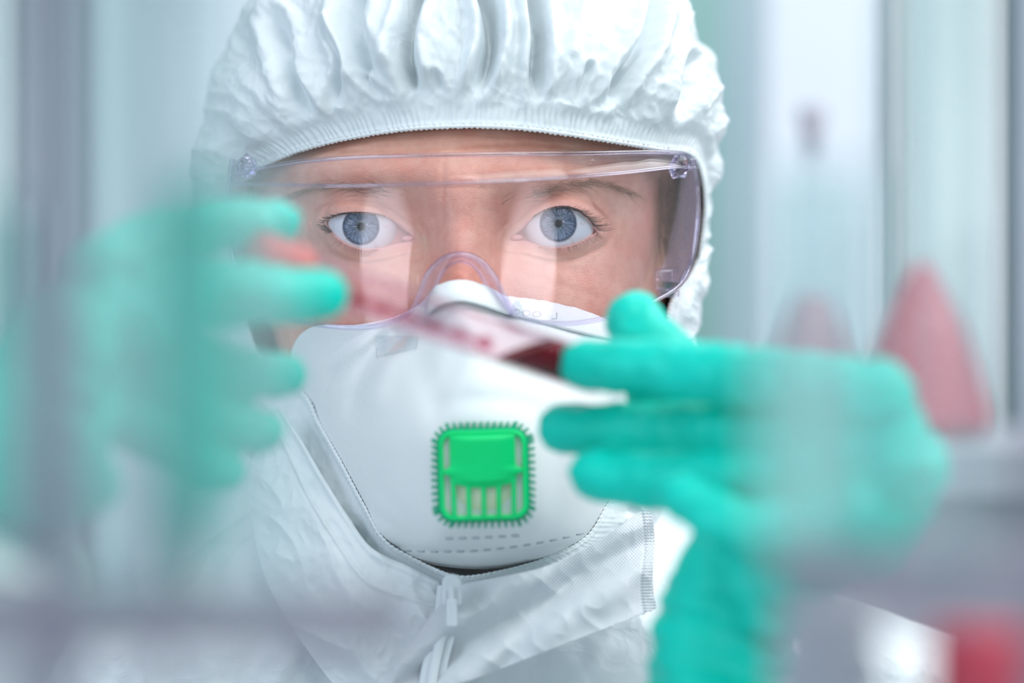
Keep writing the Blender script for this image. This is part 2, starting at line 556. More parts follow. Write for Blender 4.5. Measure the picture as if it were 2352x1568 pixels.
M_zip = simple('zipper_plastic', (0.74, 0.78, 0.82), .4)
M_ink = simple('grey_emboss', (0.55, 0.58, 0.62), .7)
M_foam = noise_col(simple('nose_foam', (0.84, 0.86, 0.87), .85), (0.82, 0.85, 0.86), (0.86, 0.88, 0.89), 300, bump=.3, bscale=1500, dist=.0002)
M_glove = noise_col(simple('green_nitrile', (0.0, 0.7, 0.55), .42, .3), (0.0, 0.58, 0.46), (0.0, 0.72, 0.58), 25, bump=.3, bscale=240, dist=.0008)
M_lens = clear('clear_lens', (0.975, 0.965, 0.985), 1.5)
M_shield = clear('clear_side', (0.94, 0.92, 0.97), 1.5, .1, .17, (.88, .80, .93))
M_flange = clear('clear_flange', (0.98, 0.955, 0.97), 1.3, .03)
M_pip = simple('moulded_dots', (.3, .27, .36), .5)
M_rim = clear('clear_rim', (0.95, 0.94, 0.985), 1.9, .03, edge=(0.70, 0.66, 0.90))
M_film = clear('clear_film', (0.97, 0.98, 0.985), 1.35, .12, .02)


# ------------------------------------------------------------------ the face
XC = -16.8; ZE = 37.2
EYE_R = [(1172, 549), (1200, 522), (1230, 494), (1262, 478), (1295, 473), (1325, 481), (1350, 500), (1365, 517), (1373, 529),
         (1360, 540), (1340, 551), (1315, 562), (1285, 568), (1255, 566), (1225, 558), (1200, 552)]
EYE_L = [(744, 507), (765, 496), (790, 489), (820, 487), (850, 489), (880, 495), (905, 506), (930, 526), (950, 549),
         (930, 555), (910, 559), (880, 567), (845, 572), (815, 568), (785, 554), (760, 532)]


def px2mm(poly):
    a = np.array(poly, float)
    return np.c_[(a[:, 0] - 1176) / 7.1, (784 - a[:, 1]) / 7.1]


def poly_sdf(x, z, poly):
    d = np.full(x.shape, 1e9); inside = np.zeros(x.shape, bool)
    gx = np.zeros(x.shape); gz = np.zeros(x.shape)
    n = len(poly)
    for i in range(n):
        a = poly[i]; b = poly[(i + 1) % n]
        e = b - a
        t = np.clip(((x - a[0]) * e[0] + (z - a[1]) * e[1]) / (e @ e), 0, 1)
        cx = a[0] + t * e[0]; cz = a[1] + t * e[1]
        dd = np.hypot(x - cx, z - cz)
        m = dd < d
        d = np.where(m, dd, d); gx = np.where(m, cx, gx); gz = np.where(m, cz, gz)
        c = ((a[1] > z) != (b[1] > z)) & (x < (b[0] - a[0]) * (z - a[1]) / (b[1] - a[1] + 1e-12) + a[0])
        inside ^= c
    return np.where(inside, -d, d), gx, gz


LID_R = px2mm(resample(EYE_R, 70, closed=True)); LID_L = px2mm(resample(EYE_L, 70, closed=True))
EC = {'R': P(1281, 516, 13.0), 'L': P(833, 523, 13.0)}      # eyeball centres


def face_y(x, z, y0, front):
    """depth of the skin from the base depth y0; x,z in mm in the room"""
    hx = x - XC; hz = z - ZE
    y = y0.copy()
    ax = np.abs(hx)
    w = front
    # forehead, brow ridge, glabella
    y -= w * 3.2 * G(hz - 15 - .06 * ax, 6.5) * (G(ax - 26, 24))
    y += w * 1.6 * G(hz - 30, 7)
    y -= w * 3.0 * G(hz - 12, 8) * G(ax, 9)
    # frown lines above the nose
    for c, a in ((-5.5, .9), (6.5, .8)):
        y += w * a * G(hx - c - .06 * (hz - 12), 1.1) * G(hz - 13, 8)
    # forehead creases
    for k, c in enumerate((25.5, 31.5)):
        y += w * .55 * G(hz - c - 1.2 * np.sin(hx / 13. + k), .9) * G(ax, 42)
    # nose
    nose = np.interp(hz, [-62, -54, -48, -42, -34, -22, -10, -2, 5, 12], [0, 9, 24, 31, 28, 20, 12.5, 8.5, 5, 1])
    wid = np.interp(hz, [-60, -48, -40, -25, -8, 5, 14], [16, 15, 12, 9, 7.6, 8.2, 12])
    y -= w * nose * np.exp(-np.abs(hx / wid) ** 2.3)
    y -= w * 7 * G(ax - 14, 6) * G(hz + 47, 6)
    # hollows at the inner corners and under the brow
    y += w * 5.5 * G(ax - 15.5, 6.5) * G(hz + 1, 12)
    y += w * 4.0 * G(ax - 32, 17) * G(hz - 1.5, 10.5)
    # cheek bones
    y -= w * 5.5 * G(ax - 37, 18) * G(hz + 26, 13)
    y += w * .6 * G(hz + 13 + .12 * (ax - 30), 2.0) * G(ax - 27, 12)
    y += w * .22 * G(hz + 17.5 + .32 * (ax - 28), 1.3) * G(ax - 36, 13)
    # mouth and chin
    y -= w * 6 * G(ax, 20) * G(hz + 62, 9)
    y -= w * 6 * G(ax, 17) * G(hz + 82, 9)
    rim = np.zeros(x.shape)
    for s, lid in (('R', LID_R), ('L', LID_L)):
        c = EC[s]
        near = (np.abs(x - c[0]) < 30) & (np.abs(z - c[2]) < 24) & (front > .3)
        xx = x[near]; zz = z[near]
        sd, _, _ = poly_sdf(xx, zz, lid)
        r2 = (xx - c[0]) ** 2 + (zz - c[2]) ** 2
        R_ = 13.4
        ys = c[1] - np.sqrt(np.maximum(R_ ** 2 - r2, 4.0)) + .0 * sd
        fade = sstep(15.5, 9.5, np.sqrt(((xx - c[0]) / 1.22) ** 2 + (zz - c[2]) ** 2))
        yy = y[near]
        k = 1.6
        hh = np.clip(.5 + .5 * (yy - ys) / k, 0, 1)
        smin = yy * (1 - hh) + ys * hh - k * hh * (1 - hh)
        yy = yy * (1 - fade) + np.where(fade > 0, smin, yy) * fade
        # near the opening the lid hugs the ball whatever the socket does
        ball = c[1] - np.sqrt(np.maximum(12.0 ** 2 - r2, 1.0))
        hug = np.exp(-(np.maximum(sd, 0) / 2.6) ** 2)
        edge_y = np.maximum(ball, c[1] - 11.9) - 1.25
        edge_y = np.minimum(edge_y, yy + 1.2)
        yy = yy * (1 - hug) + edge_y * hug
        up = sstep(-1, 3, zz - c[2])
        out = np.sign(c[0] - XC) * (xx - c[0])
        # crease of the upper lid, folds under the lower
        yy += 1.25 * G(sd - 3.3 - .10 * out, .75) * up * sstep(0, .8, sd)
        yy += .7 * G(sd - 4.6, 1.0) * (1 - up)
        yy += .35 * G(sd - 2.3, .5) * (1 - up)
        # corner gland
        ins = sd < 0
        ind = np.clip(-sd / .55, 0, 1)
        yy = np.where(ins, np.minimum(yy + 7.5 * ind, np.maximum(edge_y, -1) * 0 + np.minimum(yy, edge_y + 1) + 3.6 * ind), yy)
        corner = ins & (np.sqrt(r2) > 10.8)
        y[near] = yy
        rim[near] = np.where(corner, 1.0, 0)
        rim[near] = np.maximum(rim[near], np.exp(-(np.abs(sd) / 1.0) ** 2) * .95 * np.where(up > .5, .6, 1))
    return y, rim


def build_body():
    T = np.array([
        (112, 2, 88, 92), (108, 25, 70, 125), (95, 45, 48, 155), (75, 62, 28, 178), (55, 70, 13, 188), (42, 73, 2, 191), (34, 74, -3, 192),
        (20, 75, -5.5, 192), (0, 74.5, -4, 190), (-20, 71, -4, 184), (-45, 65, -4, 172), (-65, 57, -4, 150), (-80, 48, -2, 137),
        (-92, 43, 10, 132), (-100, 48, 36, 132), (-115, 54, 46, 135), (-135, 72, 46, 140), (-165, 165, 42, 165), (-190, 185, 34, 175), (-300, 165, 34, 180)], float)[::-1]
    z = np.r_[np.linspace(-300, -60, 60, endpoint=False), np.linspace(-60, 48, 300, endpoint=False), np.linspace(48, 112, 40)]
    q = [np.interp(z, T[:, 0], T[:, k]) for k in (1, 2, 3)]
    # soften
    zs = np.linspace(-300, 112, 900)
    def sm(v):
        f = np.interp(zs, T[:, 0], T[:, v]); k = np.exp(-np.linspace(-2, 2, 25) ** 2); k /= k.sum()
        g = np.convolve(np.pad(f, 12, mode='edge'), k, 'valid')
        return np.interp(z, zs, g)
    a, yf, yb = sm(1), sm(2), sm(3)
    az = np.r_[np.linspace(-66, 66, 330, endpoint=False), np.linspace(66, 294, 70, endpoint=False)] * PI / 180
    A, Z = np.meshgrid(az, z); a, yf, yb = a[:, None], yf[:, None], yb[:, None]
    ym = np.minimum(85, (yf + yb) / 2 + 5)
    X = a * np.sin(A); cs = np.cos(A)
    Y = np.where(cs > 0, ym - (ym - yf) * np.abs(cs) ** .9, ym + (yb - ym) * np.abs(cs) ** .95)
    front = sstep(.25, .6, cs) * sstep(-95, -80, Z) * sstep(75, 50, Z)
    X = X + XC; Zr = Z + ZE
    # place vertices on the lid edges exactly
    cell = .32
    for lid in (LID_R, LID_L):
        cx = lid[:, 0].mean(); cz = lid[:, 1].mean()
        m = (np.abs(X - cx) < 18) & (np.abs(Zr - cz) < 10) & (cs > 0)
        sd, gx, gz = poly_sdf(X[m], Zr[m], lid)
        mv = np.abs(sd) < cell * .62
        xm = X[m]; zm = Zr[m]
        xm[mv] = gx[mv]; zm[mv] = gz[mv]
        X[m] = xm; Zr[m] = zm
    Y, rim = face_y(X, Zr, Y, front)
    Y = Y + front * .12 * fbm(X / 2.5, Zr / 2.5, 0, 3, 5)
    hx = X - XC; hz = Zr - ZE
    rud = .95 * G(hx, 12) * G(hz + 20, 18) + .5 * G(np.abs(hx) - 40, 20) * G(hz + 28, 12) + .30 * G(hx, 30) * G(hz - 24, 12) + .3 * G(hx, 14) * G(hz - 8, 10)
    rud = np.clip(rud * (.75 + .5 * fbm(X / 9, Zr / 9, 1, 3, 9)) + .4 * np.clip(fbm(X / 6, Zr / 6, 3, 3, 21), 0, 1), 0, 1)
    n, m = X.shape
    V = np.stack([X, Y, Zr], -1).reshape(-1, 3)
    F = grid_faces(n, m, wrap_m=True)
    V = np.vstack([V, [XC, 90, ZE + 112.3], [XC, 100, ZE - 300]])
    F += [[n * m, (n - 1) * m + j, (n - 1) * m + (j + 1) % m] for j in range(m)] + [[n * m + 1, (j + 1) % m, j] for j in range(m)]
    o = obj('person', V, F, M_skin, origin=(XC, 90, -263), attr={'ruddy': np.r_[rud.ravel(), 0, 0], 'lidrim': np.r_[rim.ravel(), 0, 0]})
    tag(o, 'person in white hooded coverall, clear goggles and respirator, lifting a blood tube in green gloves', 'person')
    return o


person = build_body()


def skin_y(px, py):
    """depth of the finished skin at a photo direction near the face"""
    x = np.atleast_1d((np.asarray(px, float) - 1176) / 7.1); z = np.atleast_1d((784 - np.asarray(py, float)) / 7.1)
    hz = z - ZE
    T = ((-100, 48, 36), (-80, 48, -2), (-65, 57, -4), (-45, 65, -4), (-20, 71, -4), (0, 74.5, -4), (20, 75, -5.5), (35, 74, -3), (55, 70, 3), (75, 62, 16))
    T = np.array(T, float)
    a = np.interp(hz, T[:, 0], T[:, 1]); yf = np.interp(hz, T[:, 0], T[:, 2])
    s = np.clip((x - XC) / a, -.97, .97); cs = np.sqrt(1 - s * s)
    y = 85 - (85 - yf) * cs ** .9
    y, _ = face_y(x, z, y, sstep(.25, .6, cs))
    return y


# eyes
def build_eye(s, px, py):
    n, m = 90, 96
    th = np.r_[np.linspace(0, .62, 60), np.linspace(.64, PI, 30)]
    ph = np.linspace(0, 2 * PI, m, endpoint=False)
    T, Ph = np.meshgrid(th, ph, indexing='ij')
    r = 12 * np.sin(T)
    y = -12 * np.cos(T)
    y = np.where((r < 6) & (T < 1), -10.2 - .35 * (r / 6) ** 2 * 1 + .25 * G(r - 1.4, .5), y)
    V = np.stack([r * np.cos(Ph), y, r * np.sin(Ph)], -1).reshape(-1, 3)
    c = EC[s]
    e = obj('eye', V + c, grid_faces(n, m, wrap_m=True), M_eye, person, origin=c)
    th = np.linspace(0, math.asin(6.3 / 7.8), 24)
    T, Ph = np.meshgrid(th, ph, indexing='ij')
    V = np.stack([7.8 * np.sin(T) * np.cos(Ph), -5.35 - 7.8 * np.cos(T), 7.8 * np.sin(T) * np.sin(Ph)], -1).reshape(-1, 3)
    obj('cornea', V + c, grid_faces(24, m, wrap_m=True), M_cornea, e, origin=c)
    # pink gland in the inner corner
    gx, gy = (1186, 546) if s == 'R' else (938, 548)
    g = P(gx, gy, c[1] - 6.6)
    th = np.linspace(0, PI, 14); ph = np.linspace(0, 2 * PI, 20, endpoint=False)
    T, Ph = np.meshgrid(th, ph, indexing='ij')
    V = np.stack([2.2 * np.sin(T) * np.cos(Ph), 1.3 * np.cos(T), 1.1 * np.sin(T) * np.sin(Ph)], -1).reshape(-1, 3)
    obj('tear_duct', V + g, grid_faces(14, 20, wrap_m=True), simple('tear_duct_pink', (.72, .36, .33), .2), e, origin=g)
    return e


build_eye('R', 1281, 516); build_eye('L', 833, 523)


def strand(p0, d0, length, bend, r, n=6):
    """tapered hair from p0, direction d0, bending towards bend"""
    p = [np.array(p0, float)]; d = np.array(d0, float); d /= np.linalg.norm(d)
    for i in range(n):
        p.append(p[-1] + d * length / n)
        d = d + np.array(bend) / n; d /= np.linalg.norm(d)
    return tube(p, np.linspace(r, r * .25, n + 1), seg=4, caps=False)


def lashes(s, poly, tops):
    parts = []
    c = EC[s]
    lid = px2mm(resample(poly, 300, closed=True))
    sg = np.sign(c[0] - XC)
    for i in range(len(lid)):
        x, z = lid[i]
        out = sg * (x - c[0])
        upper = z > np.interp(out, [-15, 14], [c[2] - 4.0, c[2] - 1.5])
        k = 1 if upper else .5
        if R.rand() > (.85 if upper else .35) or out < -8: continue
        for q in range(2 if upper else 1):
            yb = c[1] - math.sqrt(max(12 ** 2 - (x - c[0]) ** 2 - (z - c[2]) ** 2, 1)) - 1.3
            p0 = (x + R.uniform(-.25, .25), yb, z + (.15 if upper else -.25))
            L_ = R.uniform(3.8, 6.2) * k * (.7 + .3 * min(max((out + 9) / 10, 0), 1)) * (tops if upper else 1) * (1 + .03 * out)
            if upper:
                d = (sg * (.05 * out + .15) + R.uniform(-.12, .12), -1.0, -.45 + R.uniform(-.2, .15)); bend = (sg * (.04 * out + .35), .1, .75)
            else:
                d = (sg * .05 * out + R.uniform(-.3, .3), -.7, -.9); bend = (sg * .2, -.2, .3)
            parts.append(strand(p0, d, L_, bend, (.07 if upper else .04)))
    V, F = join(parts)
    o = obj('eyelashes', V, F, M_lash, person)
    tag(o, kind='stuff')


lashes('R', EYE_R, 1.0); lashes('L', EYE_L, .55)


def brow(pts, n, name='eyebrow', rev=1):
    parts = []
    c = resample(pts, 200)
    for i in range(n):
        t = R.rand() ** .9; k = int(t * 199)
        px, py = c[k]; nx, ny = c[min(k + 1, 199)] - c[max(k - 1, 0)]
        w = np.interp(t, [0, .2, .6, 1], [16, 17, 11, 5])
        px += R.normal() * 3; py += R.normal() * w * .5
        yy = float(skin_y(px, py)[0])
        p0 = P(px, py, yy + .1)
        ang = R.uniform(-.35, .35) + np.interp(t, [0, .3, 1], [.9, .35, -.35])
        L_ = R.uniform(4, 9) * np.interp(t, [0, .5, 1], [.8, 1, .9])
        d = np.array([rev * math.cos(ang), -.22, math.sin(ang)])
        parts.append(strand(p0, d, L_, (rev * .1, .28, -.5 - .3 * t), R.uniform(.035, .055)))
    V, F = join(parts)
    tag(obj(name, V, F, M_hair, person), kind='stuff')


brow([(1150, 462), (1230, 445), (1310, 424), (1380, 420), (1450, 445)], 300)
brow([(950, 462), (880, 445), (800, 430), (730, 430), (660, 452)], 260, rev=-1)


def temple_hair():
    parts = []
    for i in range(420):
        px = R.uniform(1512, 1566); py = R.uniform(395, 560)
        yy = 45 + (px - 1512) * .25
        p0 = P(px, py, min(float(skin_y(min(px, 1535), py)[0]) + .5, 62))
        parts.append(strand(p0, (R.uniform(-.05, .25), -.12, -1), R.uniform(8, 16), (.05, .15, 0), .06))
    V, F = join(parts)
    tag(obj('hair', V, F, M_hair, person), kind='stuff')


temple_hair()

# ------------------------------------------------------------------ coverall: torso, hood, collar flap, zip, sleeves
def loft_rows(rows, n_az=360, n_z=220, wr=2.0, seed=3, close=False):
    """rows: (z, cx, cy, a, bf, bb)"""
    T = np.array(rows, float)[::-1]
    z = np.linspace(T[0, 0], T[-1, 0], n_z)
    k = [np.interp(z, T[:, 0], T[:, i])[:, None] for i in range(1, 6)]
    ker = np.exp(-np.linspace(-2, 2, 15) ** 2); ker /= ker.sum()
    k = [np.convolve(np.pad(q[:, 0], 7, mode='edge'), ker, 'valid')[:, None] for q in k]
    az = np.linspace(0, 2 * PI, n_az, endpoint=False)[None]
    X = k[0] + k[2] * np.sin(az); cs = np.cos(az)
    Y = k[1] - np.where(cs > 0, k[3], k[4]) * np.sign(cs) * np.abs(cs) ** .8
    Z = z[:, None] + 0 * az
    D = wr * (ridge(X / 34, Z / 60 + X / 90, Y / 60, seed) * .8 + .5 * ridge(X / 15, Z / 26, Y / 30, seed + 1)) + .25 * wr * ridge(X / 6, Z / 9, Y / 9, seed + 2)
    D = D * sstep(T[-1, 0] + 1, T[-1, 0] - 20, Z)
    X = X + D * np.sin(az) * .6; Y = Y - D * cs
    V = np.stack([X, Y, Z], -1).reshape(-1, 3)
    return V, grid_faces(n_z, n_az, wrap_m=True)


rows = [(-50, XC + 2, 70, 64, 44, 66), (-62, XC + 2, 72, 80, 62, 74), (-72, XC + 2, 74, 92, 70, 80), (-84, XC + 4, 76, 112, 76, 88), (-100, XC + 6, 78, 158, 84, 96), (-118, XC + 6, 88, 196, 90, 102),
        (-145, XC + 6, 94, 220, 94, 108), (-190, XC + 6, 84, 225, 104, 112), (-330, XC + 6, 84, 190, 108, 112), (-420, XC + 6, 84, 175, 105, 110)]
V, F = loft_rows(rows, 420, 260, 3.2)
coverall = obj('coverall', V, F, M_tyvek, person, origin=(XC, 84, -200))

# hood
EDGE = [(1057, 290, -8), (1140, 291, -8), (1230, 298, -6), (1330, 312, -2), (1430, 328, 6), (1520, 343, 18), (1583, 352, 30),
        (1610, 395, 44), (1619, 470, 52), (1612, 545, 55), (1600, 610, 56), (1569, 656, 47), (1540, 706, 40), (1532, 762, 37), (1540, 850, 38),
        (1515, 950, 28), (1460, 1060, 14), (1398, 1158, 1), (1345, 1236, -10), (1250, 1284, -15), (1130, 1316, -17), (1045, 1322, -17), (950, 1282, -17), (882, 1238, -16),
        (834, 1156, -6), (780, 1056, 5), (732, 972, 14), (696, 905, 26), (605, 840, 48), (565, 740, 54), (535, 630, 56), (520, 530, 54),
        (530, 455, 46), (575, 398, 32), (650, 358, 18), (740, 330, 8), (850, 308, 0), (950, 295, -6)]
SILH = [(1057, -190, 70), (1190, -180, 72), (1330, -140, 74), (1435, -85, 78), (1530, -10, 82), (1580, 100, 88), (1612, 235, 92),
        (1612, 340, 92), (1608, 400, 92), (1612, 480, 96), (1604, 545, 92), (1608, 605, 90), (1614, 645, 88), (1592, 700, 86), (1574, 770, 84), (1568, 850, 84),
        (1560, 960, 84), (1530, 1090, 84), (1480, 1220, 82), (1400, 1330, 78), (1270, 1410, 60), (1140, 1450, 46), (1045, 1460, 44), (950, 1440, 46), (840, 1390, 56),
        (745, 1310, 70), (670, 1200, 78), (615, 1090, 84), (565, 980, 88), (530, 860, 90), (505, 750, 92), (490, 640, 94), (480, 530, 94),
        (482, 400, 92), (505, 240, 90), (560, 80, 86), (680, -70, 80), (850, -160, 72)]


def polyline_dist(px, py, pts):
    d = np.full(px.shape, 1e9); tt = np.zeros(px.shape)
    p = resample(pts, 40)
    for i in range(len(p) - 1):
        a, b = p[i], p[i + 1]; e = b - a
        t = np.clip(((px - a[0]) * e[0] + (py - a[1]) * e[1]) / (e @ e), 0, 1)
        dd = np.hypot(px - a[0] - t * e[0], py - a[1] - t * e[1])
        m = dd < d
        d = np.where(m, dd, d); tt = np.where(m, (i + t) / (len(p) - 1), tt)
    return d, tt


# shape of the respirator, which the hood is drawn up against
OUT = [(1058, 648, -26), (1120, 658, -23), (1160, 680, -15), (1210, 686, -10), (1260, 693, -4), (1340, 712, 4), (1400, 735, 10), (1480, 760, 20), (1545, 800, 34), (1562, 860, 40),
       (1545, 950, 36), (1490, 1070, 26), (1420, 1180, 12), (1365, 1243, 2), (1300, 1275, -6), (1210, 1296, -12), (1100, 1306, -16), (1000, 1297, -13), (920, 1272, -8), (855, 1250, -2),
       (795, 1160, 10), (740, 1050, 22), (695, 945, 34), (672, 868, 38), (670, 800, 34), (716, 750, 20), (820, 745, 8), (900, 728, -2), (960, 700, -12), (1000, 662, -22)]
INN = [(1058, 700, -33), (1060, 770, -40), (1065, 850, -44), (1110, 960, -49.5), (1110, 1090, -50), (1110, 1180, -48), (1110, 1240, -36), (1000, 1240, -34), (1230, 1225, -33),
       (900, 880, -22), (860, 1010, -18), (980, 960, -42), (1000, 1100, -44), (900, 1170, -22), (1240, 970, -42), (1230, 1110, -44), (1340, 900, -20), (1370, 1030, -16), (1330, 1180, -16),
       (790, 900, 4), (800, 1020, 2), (1180, 740, -22), (1280, 760, -13), (940, 780, -18), (850, 800, -6), (1450, 880, 4), (1440, 1020, 6), (1400, 780, 2)]
mask_f = rbf([p[:2] for p in OUT + INN], [p[2] for p in OUT + INN], 2e-3)


def mask_detail(px, py, y):
    # side panel crease on the left cheek
    d_, t_ = polyline_dist(px, py, [np.array(q, float) for q in ((905, 770), (868, 800), (838, 850), (812, 920), (800, 980))])
    y = y + 3.2 * G(d_, 20) * sstep(1.02, .7, t_) - 2.0 * G(d_ - 44, 26) * sstep(1.02, .6, t_)
    d_, t_ = polyline_dist(px, py, [np.array(q, float) for q in ((1060, 770), (1035, 850), (1000, 930), (965, 1010))])
    y = y + 1.3 * G(d_, 26) * sstep(1.02, .6, t_)
    d_, t_ = polyline_dist(px, py, [np.array(q, float) for q in ((1075, 1250), (960, 1210), (880, 1130), (850, 1050))])
    y = y + .8 * G(d_, 18) * sstep(1.02, .6, t_)
    y = y + 3.0 * G((px - 800) * .62 + (py - 840) * .78, 24) * sstep(900, 860, px) * sstep(700, 760, px)
    y = y - 1.6 * G((px - 830) * .55 + (py - 790) * .82, 22) * sstep(960, 880, px)
    y = y + 1.3 * G((px - 1000) * .75 - (py - 850) * .2 + 20, 26) * G(py - 860, 120)
    y = y + 1.0 * G((px - 860) * .5 - (py - 1180) * .8, 16) * G(px - 900, 120)
    # flat ring round the valve
    r = (np.abs(px - 1110) ** 3.0 + np.abs(py - 1090) ** 3.0) ** (1 / 3.0)
    y = y + .9 * G(r - 172, 26)
    y = y + .5 * vnoise(px / 120, py / 120, 0, 401)
    y = np.minimum(y, skin_y(px.ravel(), py.ravel()).reshape(px.shape) - 1.8)
    # welded hem at the bottom
    y = y + 1.0 * G(py - (1262 + .00022 * -(px - 1100) ** 2 * 1.6 + 6), 6) * G(px - 1110, 260)
    return y


def mask_Y(px, py):
    px = np.asarray(px, float); py = np.asarray(py, float)
    return mask_detail(px, py, mask_f(px, py))


EDGE = [(a_, b_, float(mask_Y(a_, b_)) - 1.3) if (b_ > 890 and abs(a_ - 1075) > 110) else (a_, b_, c_) for a_, b_, c_ in EDGE]


def build_hood():
    NT = 1500
    E = resample(PL(EDGE), NT * 2, closed=True); S = resample(PL(SILH), NT * 2, closed=True)
    # match by control point: resample both by the same parameter
    def by_ctrl(C_, n):
        p = PL(C_); m = len(p); ext = np.vstack([p[-1], p, p[0], p[1]])
        t = np.linspace(0, m, n, endpoint=False); i = t.astype(int); f = (t - i)[:, None]
        p0, p1, p2, p3 = ext[i], ext[i + 1], ext[i + 2], ext[i + 3]
        return .5 * (2 * p1 + (p2 - p0) * f + (2 * p0 - 5 * p1 + 4 * p2 - p3) * f ** 2 + (3 * p1 - p0 - 3 * p2 + p3) * f ** 3)
    E = by_ctrl(EDGE, NT); S = by_ctrl(SILH, NT)
    # smooth the silhouette a little for the inside rows
    arc = np.r_[0, np.cumsum(np.linalg.norm(np.diff(E, axis=0), axis=1))]
    s = np.r_[np.linspace(0, .10, 26, endpoint=False), np.linspace(.10, 1, 120, endpoint=False)]
    sa = s[:, None, None] * PI / 2
    E_, S_ = E[None], S[None]
    lat = np.sin(sa); dep = 1 - np.cos(sa)
    Pg = np.empty((len(s), NT, 3))
    Pg[..., 0] = (E_ + (S_ - E_) * lat)[..., 0]; Pg[..., 2] = (E_ + (S_ - E_) * lat)[..., 2]
    Pg[..., 1] = (E_ + (S_ - E_) * dep)[..., 1]
    pole = np.array([XC, 208, 30.])
    s2 = np.linspace(0, 1, 46)[1:, None, None] * PI / 2
    B = np.empty((45, NT, 3))
    B[..., 0] = (pole + (S_ - pole) * np.cos(s2))[..., 0]; B[..., 2] = (pole + (S_ - pole) * np.cos(s2))[..., 2]
    B[..., 1] = (S_ + (pole - S_) * np.sin(s2))[..., 1]
    Pg = np.concatenate([Pg, B], 0)
    n = len(Pg)
    # distance from the elastic along each column
    ds = np.concatenate([np.zeros((1, NT)), np.cumsum(np.linalg.norm(np.diff(Pg, axis=0), axis=2), axis=0)], 0)
    # fullness just behind the elastic
    def normals(Q):
        du = np.gradient(Q, axis=0)
        dv = (np.roll(Q, -1, axis=1) - np.roll(Q, 1, axis=1)) / 2
        N = np.cross(du, dv); N /= np.linalg.norm(N, axis=2)[..., None] + 1e-9
        return N
    N = normals(Pg)
    if (N[20, 0, 1] > 0): N = -N
    top = sstep(20, 60, Pg[..., 2])                       # upper part of the hood, where the photo shows full folds
    low = 1 - top
    puff = 5.0 * sstep(2, 34, ds) * np.exp(-ds / 110) * (.25 + .75 * top)
    Pg = Pg + N * puff[..., None]
    # projected place, for the named folds
    sc = FPX / (DIST + Pg[..., 1])
    px = 1176 + Pg[..., 0] * sc; py = 784 - Pg[..., 2] * sc
    a = np.broadcast_to(arc[None], ds.shape)
    warp = a + 2.5 * vnoise(a / 7, ds / 18, 0, 4) * sstep(3, 20, ds)
    fr = sstep(5, 11, ds)
    D = np.zeros(ds.shape)
    D += .42 * np.sin(2 * PI * (a + 1.3 * vnoise(a / 5, ds / 9, 0, 8)) / 2.1) * (1 - sstep(3.5, 8.5, ds)) * sstep(-.1, .8, ds) * (.75 + .5 * vnoise(a / 4, 0 * a, 0, 12)) * (.2 + .8 * top[:1])
    D += .5 * G(ds - .8, .8) 
    D += 1.7 * ridge(warp / 7.5, ds / 55, 0, 31) * sstep(4, 12, ds) * np.exp(-ds / 34)
    D += 3.2 * ridge(warp / 17, ds / 90, 0, 17) * sstep(6, 22, ds) * (.45 + .55 * top) * np.exp(-ds / 160)
    D += .8 * ridge(px / 90 + .2 * py / 90, py / 150, 0, 41) * fr
    D += .8 * ridge(px / 42, py / 55, 1, 43) * fr + .4 * ridge(px / 20, py / 26, 2, 47) * fr + .16 * ridge(px / 9, py / 13, 3, 49) * fr
    for pts, w, dp in (
            ([(965, 225), (945, 180), (935, 110), (950, 30), (970, -60)], 17, 7.5),
            ([(1085, 250), (1110, 170), (1128, 90), (1118, 10), (1090, -50)], 17, 8),
            ([(1238, 255), (1232, 170), (1236, 90), (1225, 0), (1220, -60)], 14, 7),
            ([(855, 190), (835, 120), (815, 60), (840, -20)], 22, 6),
            ([(1395, 265), (1425, 180), (1470, 110), (1490, 40), (1500, -40)], 15, 6),
            ([(735, 300), (700, 240), (670, 160), (640, 60)], 20, 4.5),
            ([(905, 240), (870, 210), (840, 180)], 9, 2.5),
            ([(1040, 255), (1020, 215), (1000, 180)], 8, 2.2),
            ([(1310, 270), (1330, 210), (1345, 160)], 8, 2.0),
            ([(1545, 320), (1560, 240), (1575, 150)], 16, 3.5),
            ([(780, 290), (770, 230), (790, 150), (760, 80)], 10, 2.5)):
        d, t = polyline_dist(px[:150], py[:150], [np.array(p, float) for p in pts])
        D[:150] -= 1.4 * dp * (G(d, w) - .45 * G(d - 2.0 * w, w)) * sstep(-.02, .18, t) * sstep(7, 20, ds[:150])
    D *= np.where(np.arange(n)[:, None] > n - 6, .1, 1)
    Pg = Pg + N * D[..., None]
    V = Pg.reshape(-1, 3)
    F = grid_faces(n, NT, wrap_m=True)
    h = obj('hood', V, F, M_tyvek, coverall)
    # rolled elastic hem that follows the opening
    Nn = N[0]
    path = E + Nn * .2
    ang = np.arange(NT)
    rr = (.45 + .3 * sstep(-60, -10, E[:, 2])) * (1 + .28 * np.sin(2 * PI * arc / 1.7) + .16 * vnoise(arc / 1.2, 0 * arc, 0, 66))
    tang = np.roll(path, -1, 0) - np.roll(path, 1, 0); tang /= np.linalg.norm(tang, axis=1)[:, None]
    ph = np.linspace(0, 2 * PI, 12, endpoint=False)
    Bn = np.cross(tang, Nn)
    Vt = path[:, None] + rr[:, None, None] * (np.cos(ph)[None, :, None] * Nn[:, None] + np.sin(ph)[None, :, None] * Bn[:, None])
    obj('elastic_hem', Vt.reshape(-1, 3), grid_faces(NT, 12, True, True), M_elastic, coverall)
    return h


build_hood()


def coons(top, bot, n, m):
    """grid between two curves in px+Y: first index along, second from top to bottom"""
    a = resample(top, n); b = resample(bot, n)
    t = np.linspace(0, 1, m)[None, :, None]
    return a[:, None] * (1 - t) + b[:, None] * t


